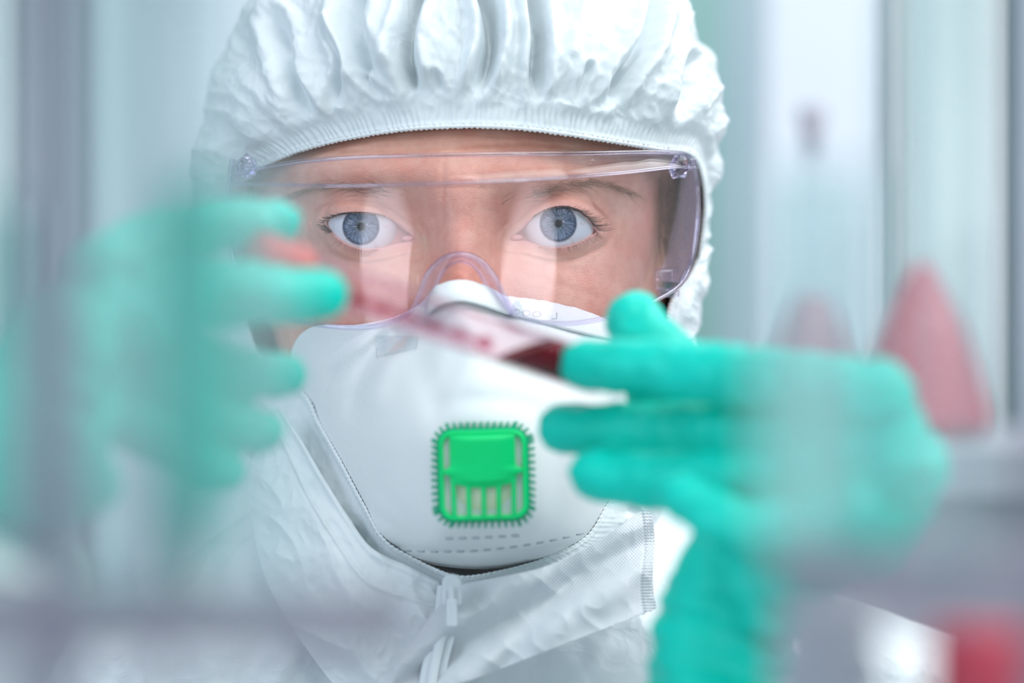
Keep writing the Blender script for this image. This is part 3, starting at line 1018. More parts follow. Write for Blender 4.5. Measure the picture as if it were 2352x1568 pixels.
# collar flap, folded across the throat
g = coons([(1035, 1352, -22), (1075, 1338, -25), (1160, 1322, -26), (1260, 1298, -24), (1370, 1245, -18), (1440, 1195, -12), (1492, 1160, -4)],
          [(840, 1620, -30), (960, 1590, -33), (1080, 1562, -35), (1200, 1516, -35), (1320, 1470, -32), (1420, 1432, -27), (1510, 1396, -18)], 240, 130)
px_, py_, Yd = g[..., 0], g[..., 1], g[..., 2]
u_, v_ = np.meshgrid(np.linspace(0, 1, 240), np.linspace(0, 1, 130), indexing='ij')
Yd = Yd - 5 * np.sin(PI * v_) * (.4 + .6 * u_)
Yd = Yd + 8.5 * G((px_ - 1180) * .50 + (py_ - 1420) * .87, 36) * sstep(0, .2, u_) - 3.5 * G((px_ - 1250) * .5 + (py_ - 1460) * .85 - 85, 34)
Yd = Yd + 3 * G((px_ - 1330) * .8 + (py_ - 1300) * .6, 26) - 1.2 * ridge(px_ / 130 + py_ / 200, py_ / 120, 0, 77) - .35 * ridge(px_ / 40, py_ / 40, 0, 78)
Yd = Yd + .5 * G(u_ - .955, .006) + np.where(u_ > .95, .18 * np.sin(py_ * .9), 0) * 1.4
px_ = px_ + 6 * np.sin(v_ * 6) * (u_ > .9)
V, F = sheet(P(px_, py_, Yd), .5)
obj('collar_flap', V, F, M_tyvek2, coverall)

# left collar panel beside the zip, and the folded edge along the respirator
g = coons([(640, 930, 22), (690, 1005, 14), (740, 1090, 6), (800, 1185, -4), (855, 1258, -12), (940, 1300, -16), (1010, 1335, -17)],
          [(560, 1090, 26), (580, 1200, 18), (610, 1330, 6), (690, 1470, -8), (800, 1600, -18), (920, 1610, -22), (1000, 1600, -24)], 220, 150)
px_, py_, Yd = g[..., 0], g[..., 1], g[..., 2]
u_, v_ = np.meshgrid(np.linspace(0, 1, 220), np.linspace(0, 1, 150), indexing='ij')
Yd = Yd - 3 * np.sin(PI * v_) - 2.4 * ridge(px_ / 160 - py_ / 260, py_ / 200, 0, 87) - 1.0 * ridge(px_ / 60 - py_ / 100, py_ / 90, 0, 88) - .35 * ridge(px_ / 22, py_ / 28, 0, 89)
Yd = Yd - 1.8 * G(v_ - .03, .03) - 1.2 * G(v_ - .22, .02)
V, F = sheet(P(px_, py_, Yd), .5)
obj('collar_panel', V, F, M_tyvek, coverall)

# zip with slider and pull tab
zp = resample([P(1034, 1345, -22), P(1025, 1420, -27), P(1000, 1520, -30), P(985, 1610, -31)], 60)
parts = []
for s_ in (-1, 1):
    parts.append(tube(zp + np.array([s_ * 2.6, .6, 0]), 1.5, 8, squash=.4))
for i in range(60):
    parts.append(box(zp[i][0] - 1.6, zp[i][0] + 1.6, zp[i][1] - 1.3, zp[i][1] + .6, zp[i][2] - .45, zp[i][2] + .45))
V, F = join(parts)
zipper = obj('zipper', V, F, M_zip, coverall)
c = P(1038, 1340, -33)
parts = [lathe([(0, -1.6), (2.6, -1.6), (3.0, -1.2), (3.0, 1.2), (2.6, 1.6), (0, 1.6)], c, 28, axis=(0, 1, 0))]
parts.append(box(c[0] - 2.4, c[0] + 2.4, c[1] - 1.5, c[1] + 1.5, c[2] - 5.5, c[2] - 1, .5))
parts.append(box(c[0] - 2.9, c[0] - 1.5, c[1] - 1.9, c[1] + 1.9, c[2] - 6.5, c[2] - 1.5, .4))
parts.append(box(c[0] + 1.5, c[0] + 2.9, c[1] - 1.9, c[1] + 1.9, c[2] - 6.5, c[2] - 1.5, .4))
parts.append(box(c[0] - .7, c[0] + .7, c[1] - 3.4, c[1] - 1.4, c[2] - 5.0, c[2] - .5, .3))
V, F = join(parts)
obj('zip_slider', V, F, M_zip, zipper, smooth=False)
V, F = join([box(c[0] - 1.6, c[0] + 1.6, c[1] - 3.9, c[1] - 2.9, c[2] - 13, c[2] - 4.5, .45)])
obj('pull_tab', V, F, M_zip, zipper, smooth=False)


def sleeve(path, rad, seed):
    p = resample(path, 120); r = np.interp(np.linspace(0, 1, 120), np.linspace(0, 1, len(rad)), rad)
    V, F = tube(p, r, 72)
    nn = V[:-2].reshape(120, 72, 3)
    cen = p[:, None]
    d = nn - cen; d /= np.linalg.norm(d, axis=2)[..., None] + 1e-9
    L_ = np.linspace(0, 1, 120)[:, None] * 260
    an = np.linspace(0, 2 * PI, 72, endpoint=False)[None]
    w = 3 * ridge(L_ / 26 + .4 * np.sin(an), np.sin(an) * 1.5, np.cos(an) * 1.5, seed) + 1.2 * ridge(L_ / 10, np.sin(an) * 3, np.cos(an) * 3, seed + 1)
    V[:-2] = (nn + d * w[..., None]).reshape(-1, 3)
    obj('sleeve', V, F, M_tyvek, coverall)


sleeve([(185, 70, -150), (215, 10, -260), (190, -60, -315), (115, -122, -215), (62, -148, -101)], [58, 54, 50, 42, 33], 201)
sleeve([(-215, 70, -150), (-250, 10, -250), (-262, -90, -270), (-190, -192, -135), (-132, -214, -43)], [58, 54, 50, 42, 33], 211)


# ------------------------------------------------------------------ gloves
def chain(pts, rad):
    """finger: px,py,Y joints with radii in mm, rounded tip at the first point"""
    p = resample(PL(pts), 60)
    r = np.interp(np.linspace(0, 1, 60), np.linspace(0, 1, len(rad)), rad)
    d = np.r_[0, np.cumsum(np.linalg.norm(np.diff(p, axis=0), axis=1))]
    r = np.where(d < r[0], np.sqrt(np.maximum(1 - (1 - d / r[0]) ** 2, .003)) * r[0], r)
    e = d[-1] - d
    r = np.where(e < r[-1], np.sqrt(np.maximum(1 - (1 - e / r[-1]) ** 2, .003)) * r[-1], r)
    return tube(p, r, 22)


def knuckle_wr(seed, amp=.5):
    def f(co):
        return amp * ridge(co[:, 0] / 7, co[:, 1] / 9, co[:, 2] / 5, seed) * .6 + .35 * amp * vnoise(co[:, 0] / 3, co[:, 1] / 3, co[:, 2] / 2.2, seed + 1)
    return f


right = [
    chain([(1448, 680, -96), (1470, 760, -102), (1560, 860, -108), (1690, 1010, -118), (1740, 1200, -135)], [8.2, 9.6, 10.2, 13, 16]),       # thumb
    chain([(1296, 834, -120), (1400, 840, -130), (1540, 848, -139), (1700, 866, -155), (1880, 890, -176), (2070, 935, -202)], [6.6, 7.8, 8.5, 8.6, 9.3, 11]),      # index
    chain([(1236, 982, -108), (1360, 986, -114), (1520, 990, -124), (1700, 996, -142), (1900, 1000, -172), (2110, 1010, -200)], [6.5, 7.9, 8.5, 8.8, 9.4, 11]),   # middle
    chain([(1308, 1078, -122), (1440, 1099, -130), (1580, 1104, -141), (1760, 1096, -158), (1920, 1085, -180), (2120, 1090, -198)], [6.6, 8.3, 8.7, 8.8, 9.6, 11]),   # ring
    chain([(1440, 905, -100), (1560, 900, -104), (1700, 930, -116)], [7, 9, 12]),
    chain([(1528, 1108, -166), (1610, 1165, -174), (1720, 1218, -180), (1900, 1200, -188), (2080, 1160, -196)], [6.0, 7.2, 7.6, 9, 11]),      # little
    chain([(2070, 935, -198), (1960, 1100, -180), (1760, 1290, -152)], [12, 14, 16]),
    chain([(2120, 1010, -200), (2000, 1130, -182), (1750, 1330, -152)], [13, 15, 17]),
    chain([(2110, 1090, -196), (1980, 1180, -180), (1720, 1350, -150)], [12, 14, 17]),
    chain([(2070, 1150, -192), (1940, 1240, -176), (1690, 1360, -148)], [11, 13, 17]),
    chain([(1800, 1200, -150), (1690, 1300, -145), (1650, 1400, -142), (1640, 1480, -142), (1640, 1600, -144), (1650, 1760, -146)], [17, 15.5, 15, 17, 18.5, 20]),
    chain([(1780, 1250, -150), (1690, 1400, -146), (1690, 1600, -146), (1700, 1760, -146)], [15, 13, 15, 20]),
]
wr0 = knuckle_wr(301, .8)
def wr_right(co):
    w = wr0(co)
    low = sstep(-62, -76, co[:, 2])
    return w + low * 1.7 * ridge(co[:, 0] / 13, co[:, 1] / 22, co[:, 2] / 6 + co[:, 0] / 22, 333)
blob('glove', right, M_glove, person, .9, 3, disp=wr_right)

left = [
    chain([(690, 512, -138), (600, 512, -146), (480, 520, -158), (330, 560, -178), (200, 680, -200)], [5.8, 7.0, 7.6, 8.6, 11]),        # index
    chain([(790, 672, -158), (690, 676, -166), (560, 672, -176), (400, 690, -186), (210, 800, -204)], [6.8, 8.2, 8.8, 10, 13]),         # thumb in front
    chain([(700, 858, -140), (610, 862, -150), (470, 840, -166), (330, 780, -184), (180, 760, -202)], [5.6, 6.9, 7.8, 8.6, 11]),        # middle
    chain([(650, 990, -150), (560, 985, -158), (430, 940, -172), (300, 860, -188), (170, 850, -204)], [5.6, 6.9, 7.8, 8.6, 11]),        # ring
    chain([(560, 1090, -160), (470, 1070, -168), (350, 1000, -182), (240, 940, -194), (150, 920, -206)], [5.0, 6.2, 7.0, 8.0, 10]),
    chain([(210, 680, -200), (120, 820, -210), (60, 1000, -214)], [12, 15, 16]),
    chain([(170, 780, -204), (90, 900, -212), (20, 1010, -214)], [13, 16, 17]),
    chain([(190, 880, -204), (120, 980, -212), (60, 1060, -216), (-20, 1180, -214)], [13, 16, 18, 24]),
    chain([(120, 900, -208), (20, 1040, -214), (-70, 1190, -214)], [15, 17, 24]),
]
blob('glove', left, M_glove, person, 1.2, 5, disp=knuckle_wr(351, .7))

# ------------------------------------------------------------------ respirator
resp = empty('respirator_mask', P(1100, 1306, -10), 'white cup respirator with a green square exhalation valve, worn over nose and mouth', 'face mask')
o_ = resample([p[:2] for p in OUT], 420, closed=True)
rho = np.r_[np.linspace(0.0, .97, 150), np.linspace(.975, 1, 6)]
cpt = np.array([1100., 1000.])
Q = cpt + (o_[None] - cpt) * rho[:, None, None]
px_, py_ = Q[..., 0], Q[..., 1]
Yg = mask_detail(px_, py_, mask_f(px_, py_))
Yg = Yg + np.where(rho[:, None] > .985, 1.2 * (rho[:, None] - .985) / .015, 0)
Pm = P(px_, py_, Yg)
inner = Pm + np.array([0, 1.6, 0])
V = np.vstack([Pm.reshape(-1, 3), inner.reshape(-1, 3)])
n, m = px_.shape
F = grid_faces(n, m, wrap_m=True)
k = n * m
F = F + [[i + k for i in q[::-1]] for q in F]
F += [[(n - 1) * m + j, (n - 1) * m + (j + 1) % m, k + (n - 1) * m + (j + 1) % m, k + (n - 1) * m + j] for j in range(m)]
obj('filter_body', V, F, M_maskf, resp)


# foam strip on the top edge, right of the nose and over it
g = coons([(985, 672, -22), (1010, 652, -27), (1058, 642, -30), (1115, 655, -26), (1160, 678, -17), (1210, 684, -11), (1270, 694, -5), (1340, 712, 2.5), (1400, 735, 9)],
          [(975, 720, -24), (1005, 700, -33), (1058, 690, -36), (1110, 700, -33), (1160, 716, -25), (1215, 730, -18), (1280, 748, -13), (1350, 765, -6), (1410, 780, 2)], 160, 24)
px_, py_, Yd = g[..., 0], g[..., 1], g[..., 2]
v_ = np.linspace(0, 1, 24)[None]
Yd = Yd - 1.6 * np.sin(PI * v_) + .25 * fbm(px_ / 25, py_ / 25, 0, 3, 55)
py_ = py_ + 1.2 * vnoise(px_ / 9, 0 * px_, 0, 56) * (v_ < .1)
V, F = sheet(P(px_, py_, Yd), 1.2)
obj('nose_foam', V, F, M_foam, resp)
# pressed weld marks: dashes pressed into the fabric
parts = []
def dash(cx, cy, w, h, ang=0., lift=.12):
    a = np.linspace(0, 2 * PI, 20, endpoint=False)
    ca, sa = math.cos(ang), math.sin(ang)
    ex = np.sign(np.cos(a)) * np.abs(np.cos(a)) ** .6 * w / 2; ey = np.sign(np.sin(a)) * np.abs(np.sin(a)) ** .8 * h / 2
    px, py = cx + ex * ca - ey * sa, cy + ex * sa + ey * ca
    yy = mask_Y(px, py)
    t = P(px, py, yy - lift); b = P(px, py, yy + .5)
    V = np.vstack([t, b, t.mean(0)])
    F = [[i, (i + 1) % 20, 20 + (i + 1) % 20, 20 + i] for i in range(20)] + [[40, (i + 1) % 20, i] for i in range(20)]
    return V, F
for i, x in enumerate(np.linspace(1032, 1184, 6)):
    parts.append(dash(x, 1237.5 - .04 * (x - 1032) - (0.00012 * (x - 1100) ** 2), 19, 6))
for x in np.arange(875, 1355, 30.5):
    y = 1267 - .00042 * (x - 1030) ** 2 - .01 * (x - 1030)
    parts.append(dash(x, y, 19, 5.5, -.0008 * (x - 1030)))
V, F = join(parts)
obj('weld_marks', V, F, M_ink, resp)
# pressed marks on the foam strip
parts = []
for i, x in enumerate((1185, 1209, 1233, 1272)):
    y = 716 + (x - 1185) * .11
    c3 = P(x, y, np.interp(x, [1160, 1215, 1280, 1350], [-24.6, -17.6, -12.6, -6]))
    if i < 3:
        a = np.linspace(0, 2 * PI, 24)
        pth = c3 + np.stack([np.cos(a) * 1.3, np.sin(a) * .5 * 0 - .9, np.sin(a) * .8], -1)
        parts.append(tube(pth, .16, 6))
    else:
        parts.append(tube([c3 + [-.8, -.9, -.9], c3 + [.9, -.9, -.9], c3 + [.9, -.9, 1.1]], .18, 6))
V, F = join(parts)
obj('pressed_mark', V, F, M_ink, resp)
# clear film tab at the left of the nose
g = coons([(862, 770, -12), (960, 772, -27)], [(864, 820, -17), (955, 800, -29)], 30, 14)
V, F = sheet(P(g[..., 0], g[..., 1], mask_Y(g[..., 0], g[..., 1]) - 1.2 - .4 * vnoise(g[..., 0] / 20, g[..., 1] / 12, 0, 5)), .3)
obj('clear_tab', V, F, M_film, resp)

# valve -------------------------------------------------
VC = P(1110, 1090, -51.5)          # centre of the valve, front of the base
S_ = DIST / FPX * (1 - 51.5 / 900)  # mm per px there
def rrect(hw, hh, r, n=16, ang=0.):
    pts = []
    for cx, cy, a0 in ((hw - r, hh - r, 0), (-hw + r, hh - r, PI / 2), (-hw + r, -hh + r, PI), (hw - r, -hh + r, 1.5 * PI)):
        for a in np.linspace(a0, a0 + PI / 2, n):
            pts.append((cx + r * math.cos(a), cy + r * math.sin(a)))
    return np.array(pts)
ROLL = math.radians(1.5)
def vplace(x, z, y):
    """valve coordinates (mm, right/up/out) to the room, following the tilt of the respirator"""
    x, z, y = np.broadcast_arrays(*[np.asarray(q, float) for q in (x, z, y)])
    X = x * math.cos(ROLL) - z * math.sin(ROLL); Z = x * math.sin(ROLL) + z * math.cos(ROLL)
    return np.stack([VC[0] + X, VC[1] + y, VC[2] + Z], -1)
def ring(o1, y1, o2, y2, extra=()):
    """band between outlines"""
    loops = [(o1, y1), (o2, y2)] + list(extra)
    V = np.vstack([vplace(l[:, 0], l[:, 1], y) for l, y in loops])
    return V, grid_faces(len(loops), len(o1), wrap_m=True)
HW = 13.9; HH = 14.2
# toothed base
parts = []
o1 = rrect(HW + .3, HH + .3, 5.2); o2 = rrect(HW - 1.3, HH - 1.3, 4.4)
parts.append(ring(o1, 2.0, o1, .0, [(o2, -.2), (o2, 4.0)]))
oo = resample(rrect(HW, HH, 5.0), 62, closed=True); on = resample(rrect(HW + 2.3, HH + 2.3, 6.6), 62, closed=True)
for i in range(62):
    a = oo[i]; b = on[i]
    d = (b - a); d /= np.linalg.norm(d); nrm = np.array([-d[1], d[0]]) * .46
    e = a + d * 2.0
    q = np.array([a - nrm, e - nrm * .9, e + nrm * .9, a + nrm])
    yy = np.array([.2, .2 + .45, .2 + .45, .2])
    V = np.vstack([vplace(q[:, 0], q[:, 1], yy), vplace(q[:, 0], q[:, 1], yy + 1.3)])
    parts.append((V, [[0, 1, 2, 3], [7, 6, 5, 4], [0, 4, 5, 1], [1, 5, 6, 2], [2, 6, 7, 3], [3, 7, 4, 0]]))
V, F = join(parts)
valve = obj('valve', V, F, M_dgreen, resp, smooth=False)
valve['label'] = 'toothed dark green valve base'
# white seat and cream membrane behind the cover
i1 = rrect(HW - 1.2, HH - 1.2, 4.4)
V = np.vstack([vplace(i1[:, 0], i1[:, 1], -.2), vplace([0], [0], -.2)])
F = [[len(i1), (i + 1) % len(i1), i] for i in range(len(i1))]
obj('valve_seat', V, F, M_whitep, valve)
th = np.linspace(0, 2 * PI, 64, endpoint=False)
rr_ = np.array([0, .3, .6, .85, 1.0])
V = []
for q in rr_:
    V.append(vplace(9.4 * q * np.cos(th), -2.2 + 8.6 * q * np.sin(th), -1.1 + .8 * q ** 2 + 0 * th))
obj('membrane', np.vstack(V), grid_faces(5, 64, wrap_m=True), M_cream, valve)
# cover: frame, solid plate with curved lower edge, five bars
def prism(pts, y_front, y_back, b=.35):
    p = np.array(pts, float)
    bm = bmesh.new()
    vs = [bm.verts.new(Vector(vplace(q[0], q[1], y_back).tolist())) for q in p]
    f = bm.faces.new(vs)
    r = bmesh.ops.extrude_face_region(bm, geom=[f])
    for v in r['geom']:
        if isinstance(v, bmesh.types.BMVert): v.co.y += (y_front - y_back)
    bmesh.ops.recalc_face_normals(bm, faces=bm.faces)
    if b:
        es = [e for e in bm.edges if all(abs(v.co.y - (VC[1] + y_front)) < 1e-4 for v in e.verts)]
        bmesh.ops.bevel(bm, geom=es, offset=b, segments=3, profile=.5, affect='EDGES')
    bmesh.ops.triangulate(bm, faces=[q for q in bm.faces if len(q.verts) > 4])
    bm.verts.index_update()
    V = np.array([v.co[:] for v in bm.verts]); F = [[v.index for v in q.verts] for q in bm.faces]
    bm.free()
    return V, F
parts = []
fo = rrect(HW - .5, HH - .5, 4.4); fi = rrect(HW - 2.0, HH - 1.9, 3.4)
parts.append(ring(fo, 2.4, fo, -1.4, [(rrect(HW - .8, HH - .8, 4.2), -2.0), (rrect(HW - 1.6, HH - 1.6, 3.6), -2.0), (fi, -1.5), (fi, 1.8)]))
# plate (domed grid between left and right edges; flared ears join the frame at mid height)
NX, NZ = 60, 60
def plate_bounds(x):
    zb = -3.9 + 1.75 * np.abs(x / 9.6) ** 2.4 - .0 * x        # lower edge
    return zb
zt = HH - 1.2
gx = np.linspace(-1, 1, NX)[:, None]; gz = np.linspace(0, 1, NZ)[None]
zrow = gz
ztop = zt; 
Zp = plate_bounds(gx * 9.6) * (1 - gz) + ztop * gz
wid = np.interp(Zp, [-4.5, -.5, .7, 1.6, 2.6, 3.6, 11.5, 14], [9.4, 9.8, 12.2, 12.4, 10.2, 10.0, 10.0, 10.6])
Xp = gx * wid
Yp = -2.2 - 1.1 * (1 - np.abs(gx) ** 3) * sstep(0, .15, gz) * sstep(1, .85, gz) + .9 * sstep(.93, 1, gz)
Pp = vplace(Xp, Zp, Yp)
V, F = sheet(Pp, 1.2, flip=True)
parts.append((V, F))
for x in (-9.2, -4.6, 0, 4.6, 9.2):
    z0 = -HH + .7; z1 = float(plate_bounds(np.array(x))) + .8
    w = .72
    parts.append(prism([(x * .98 - w, z0), (x * .98 + w, z0), (x + w, z1 - .3), (x + w + .55, z1 + .5), (x - w - .55, z1 + .5), (x - w, z1 - .3)], -2.35, -.9, .25))
V, F = join(parts)
obj('valve_cover', V, F, M_green, valve)['label'] = 'bright green slotted valve cover'

# ------------------------------------------------------------------ goggles
gog = empty('safety_goggles', P(1060, 600, -10), 'clear plastic safety goggles with a nose bridge arch, worn over both eyes', 'goggles')
def lens_Y(px):
    hx = (np.asarray(px, float) - 1062) / 7.1
    return -28 + 47 * (np.abs(hx) / 76) ** 2.3
L1 = [(528, 410), (560, 398), (620, 382), (700, 370), (800, 362), (900, 358), (1060, 355), (1200, 353), (1350, 352), (1480, 349), (1560, 352), (1588, 362)]
L2 = [(530, 420), (640, 424), (800, 426), (1000, 421), (1200, 413), (1400, 399), (1540, 384), (1566, 384), (1596, 385)]
BOT = [(528, 560), (548, 640), (590, 695), (650, 728), (720, 744), (800, 752), (870, 748), (925, 728), (952, 702), (968, 662), (985, 625), (1018, 594), (1060, 584), (1100, 597),
       (1135, 635), (1158, 680), (1180, 717), (1215, 735), (1270, 743), (1330, 741), (1400, 728), (1470, 705), (1530, 676), (1565, 648), (1588, 600), (1602, 500)]
top_i = resample(L2, 500); bot_i = resample(BOT, 500)
g = np.empty((500, 60, 2))
xs = np.linspace(531, 1600, 500)
# columns follow x except where the bottom outline turns: use the bottom curve's own points
bx = bot_i[:, 0]; by = bot_i[:, 1]
tx = np.interp(np.linspace(0, 1, 500), np.linspace(0, 1, 500), np.interp(bx, [528, 1602], [531, 1598]))
ty = np.interp(tx, top_i[:, 0], top_i[:, 1])
t = np.linspace(0, 1, 60)[None]
gx = tx[:, None] * (1 - t) + bx[:, None] * t; gy = ty[:, None] * (1 - t) + by[:, None] * t
Yl = lens_Y(gx) + 0 * t
V, F = sheet(P(gx, gy, Yl), 1.6, flip=True)
lens = obj('lens', V, F, M_lens, gog)


def rim(name, pts, dy, r, squash=None, n=260, parent=gog, mat_=M_rim):
    c_ = resample(pts, n)
    yy = lens_Y(c_[:, 0]) + dy
    V, F = tube(P(c_[:, 0], c_[:, 1], yy), r, 12, squash=squash)
    return obj(name, V, F, mat_, parent)


rim('lower_rim', BOT, .9, .8)
rim('upper_rim', L1, 9.0, .75)
rim('brow_rim', L2, .6, .65)
# brow flange joining the two upper lines
a_ = resample(L1, 260); b_ = resample(L2, 260)
t = np.linspace(0, 1, 16)[None]
gx = a_[:, :1] * (1 - t) + b_[:, :1] * t; gy = a_[:, 1:] * (1 - t) + b_[:, 1:] * t
Yf = (lens_Y(a_[:, 0]) + 9.0)[:, None] * (1 - t) + (lens_Y(b_[:, 0]) + .6)[:, None] * t - 1.5 * np.sin(PI * t)
V, F = sheet(P(gx, gy, Yf), 1.1)
obj('brow_flange', V, F, M_flange, gog)
# nose bridge: an inner lip that flares back to the nose
NB = [(952, 702), (968, 662), (985, 625), (1018, 594), (1060, 584), (1100, 597), (1135, 635), (1158, 680), (1182, 722)]
NI = [(985, 705), (998, 665), (1014, 632), (1034, 610), (1062, 602), (1088, 614), (1112, 648), (1136, 690), (1172, 724)]
a_ = resample(NB, 120); b_ = resample(NI, 120)
t = np.linspace(0, 1, 12)[None]
gx = a_[:, :1] * (1 - t) + b_[:, :1] * t; gy = a_[:, 1:] * (1 - t) + b_[:, 1:] * t
Yf = lens_Y(gx) + .6 + 3.2 * t
V, F = sheet(P(gx, gy, Yf), 1.4)
obj('nose_bridge', V, F, M_rim, gog)
c_ = resample(NI, 120)
V, F = tube(P(c_[:, 0], c_[:, 1], lens_Y(c_[:, 0]) + 4.2), .55, 10)
obj('bridge_rim', V, F, M_rim, gog)


def side(mir):
    f = (lambda p: (2 * 1063 - p[0], p[1], p[2])) if mir else (lambda p: p)
    OUTC = [f(p) for p in [(1592, 366, 20), (1600, 420, 22), (1603, 480, 22), (1598, 545, 21), (1586, 600, 19), (1562, 648, 16)]]
    INC = [f(p) for p in [(1566, 405, 36), (1560, 450, 38), (1549, 510, 39), (1538, 560, 38), (1524, 610, 35), (1512, 640, 31)]]
    a = resample(OUTC, 80); b = resample(INC, 80)
    t = np.linspace(0, 1, 14)[None, :, None]
    g = a[:, None] * (1 - t) + b[:, None] * t
    V, F = sheet(P(g[..., 0], g[..., 1], g[..., 2]), 1.0)
    sp = obj('side_shield', V, F, M_shield, gog)
    V, F = tube(PL(a), .95, 10)
    obj('side_rim', V, F, M_rim, gog)
    V, F = tube(PL(b), .6, 10)
    obj('shield_edge', V, F, M_lens, sp)
    # moulded hinge corner, faceted
    c0 = P(*f((1560, 382, 16)))
    bm = bmesh.new()
    bmesh.ops.create_icosphere(bm, subdivisions=2, radius=3.9)
    for v in bm.verts:
        v.co = Vector((v.co.x * .95, v.co.y * .9, v.co.z * 1.05)) * (1 + .16 * random.uniform(-1, 1))
    bm.verts.index_update()
    V = np.array([v.co[:] for v in bm.verts]) + c0; F = [[v.index for v in q.verts] for q in bm.faces]
    bm.free()
    obj('hinge', V, F, M_glassrim, gog, smooth=False)
    # temple arm running back under the hood
    p = PL([f(q) for q in [(1560, 384, 14), (1574, 390, 30), (1582, 396, 50), (1580, 402, 72)]])
    V, F = tube(resample(p, 30), 2.4, 10, squash=.45)
    obj('temple_arm', V, F, M_rim, gog)
    # moulded lower bracket
    q0 = P(*f((1530, 640, 27)))
    V, F = join([box(q0[0] - 4.0, q0[0] + 3.0, q0[1] - 3, q0[1] + 4, q0[2] - 4, q0[2] + 3.4, 1.2),
                 box(q0[0] - 3.2, q0[0] + 4.2, q0[1] - 4, q0[1] + 2, q0[2] - 6.2, q0[2] - 3.4, .8)])
    obj('bracket', V, F, M_rim, gog)
    # ventilation pips along the shield
    parts = []
    for i in range(9):
        k = 14 + i * 7
        c3 = P(*(a[k] * .55 + b[k] * .45)) + [0, -.7, 0]
        parts.append(tube([c3 + [0, 0, -.35], c3 + [0, 0, .35]], .32, 6))
    V, F = join(parts)
    obj('pips', V, F, M_pip, sp)


mg, nt, b = mat('moulded_clear')
b.inputs['Base Color'].default_value = (.9, .88, 1, 1); b.inputs['Transmission Weight'].default_value = 1
b.inputs['Roughness'].default_value = .04; b.inputs['IOR'].default_value = 1.45
M_glassrim = mg
side(False); side(True)

# ------------------------------------------------------------------ the blood tube held in both hands
A_ = P(628, 604, -166); B_ = P(1400, 868, -112)
ax = (B_ - A_); Ltube = np.linalg.norm(ax); ax /= Ltube
tb = empty('blood_tube', A_, 'clear tube with dark red blood in its lower end, held between both gloved hands', 'test tube')
def along(prof): return lathe(prof, A_, 40, axis=ax)
r_ = 6.3
V, F = along([(r_, 8), (r_, Ltube - r_)] + [(r_ * math.cos(a), Ltube - r_ + r_ * math.sin(a)) for a in np.linspace(0, PI / 2, 10)]
             + [((r_ - .9) * math.cos(a), Ltube - r_ + (r_ - .9) * math.sin(a)) for a in np.linspace(PI / 2, 0, 10)] + [(r_ - .9, 8)])
M_glass_tube = clear('tube_glass', (0.97, 0.94, 0.95), 1.22, 0, 0, edge=(.80, .62, .68))
obj('tube_wall', V, F, M_glass_tube, tb)
# blood with a slanting surface
ri = r_ - 1.0
u = np.cross([0, 0, 1.], ax); u /= np.linalg.norm(u); w = np.cross(ax, u)
a = np.linspace(0, 2 * PI, 40, endpoint=False)
start_top = Ltube - 21.5; start_bot = Ltube - 37
rows_ = []
upn = w if w[2] > 0 else -w
for i in range(14):
    t = i / 13
    ring_ = []
    for q in a:
        d = math.cos(q) * u + math.sin(q) * w
        hgt = d @ upn
        s0 = start_bot + (start_top - start_bot) * (hgt + 1) / 2
        s1 = Ltube - r_
        ring_.append(A_ + ax * (s0 + (s1 - s0) * t) + d * ri)
    rows_.append(ring_)
for th in np.linspace(.15, PI / 2 - .05, 8):
    rows_.append([A_ + ax * (Ltube - r_ + ri * math.sin(th)) + (math.cos(q) * u + math.sin(q) * w) * ri * math.cos(th) for q in a])
V = np.array(rows_).reshape(-1, 3)
F = grid_faces(len(rows_), 40, wrap_m=True)
V = np.vstack([V, np.array(rows_[0]).mean(0), np.array(rows_[-1]).mean(0)])
nn_ = len(rows_) * 40
F += [[nn_, (j + 1) % 40, j] for j in range(40)] + [[nn_ + 1, nn_ - 40 + j, nn_ - 40 + (j + 1) % 40] for j in range(40)]
M_blood = noise_col(simple('blood', (0.22, 0.006, 0.02), .3, .12), (0.20, 0.004, 0.018), (0.25, 0.006, 0.026), 40)
obj('blood', V, F, M_blood, tb)
# thin film of blood left along the upper wall
film = []
for sgn, s0, s1, wd in ((.75, 10, Ltube - 33, .28), (-.35, 22, Ltube - 42, .22)):
    m_ = 40
    rows_ = []
    for i in range(m_):
        s = s0 + (s1 - s0) * i / (m_ - 1)
        w0 = wd * (1 + .4 * math.sin(i * .9)) * (1 if i < m_ - 4 else 1.3)
        rows_.append([A_ + ax * s + (math.cos(q) * (-np.cross(upn, ax)) + math.sin(q) * upn) * (ri + .02) for q in np.linspace(sgn * PI / 2 - w0, sgn * PI / 2 + w0, 8)])
    film.append((np.array(rows_).reshape(-1, 3), grid_faces(m_, 8)))
V, F = join(film)
obj('blood_smear', V, F, clear('blood_film', (0.72, .28, .36), 1.4, .2, .22, (.55, .12, .2)), tb)
# red stopper
V, F = along([(0, -6), (6.2, -6), (7.2, -5.2), (7.2, 9), (6.6, 10), (0, 10)])
obj('stopper', V, F, simple('red_stopper', (.62, .10, .09), .5), tb)

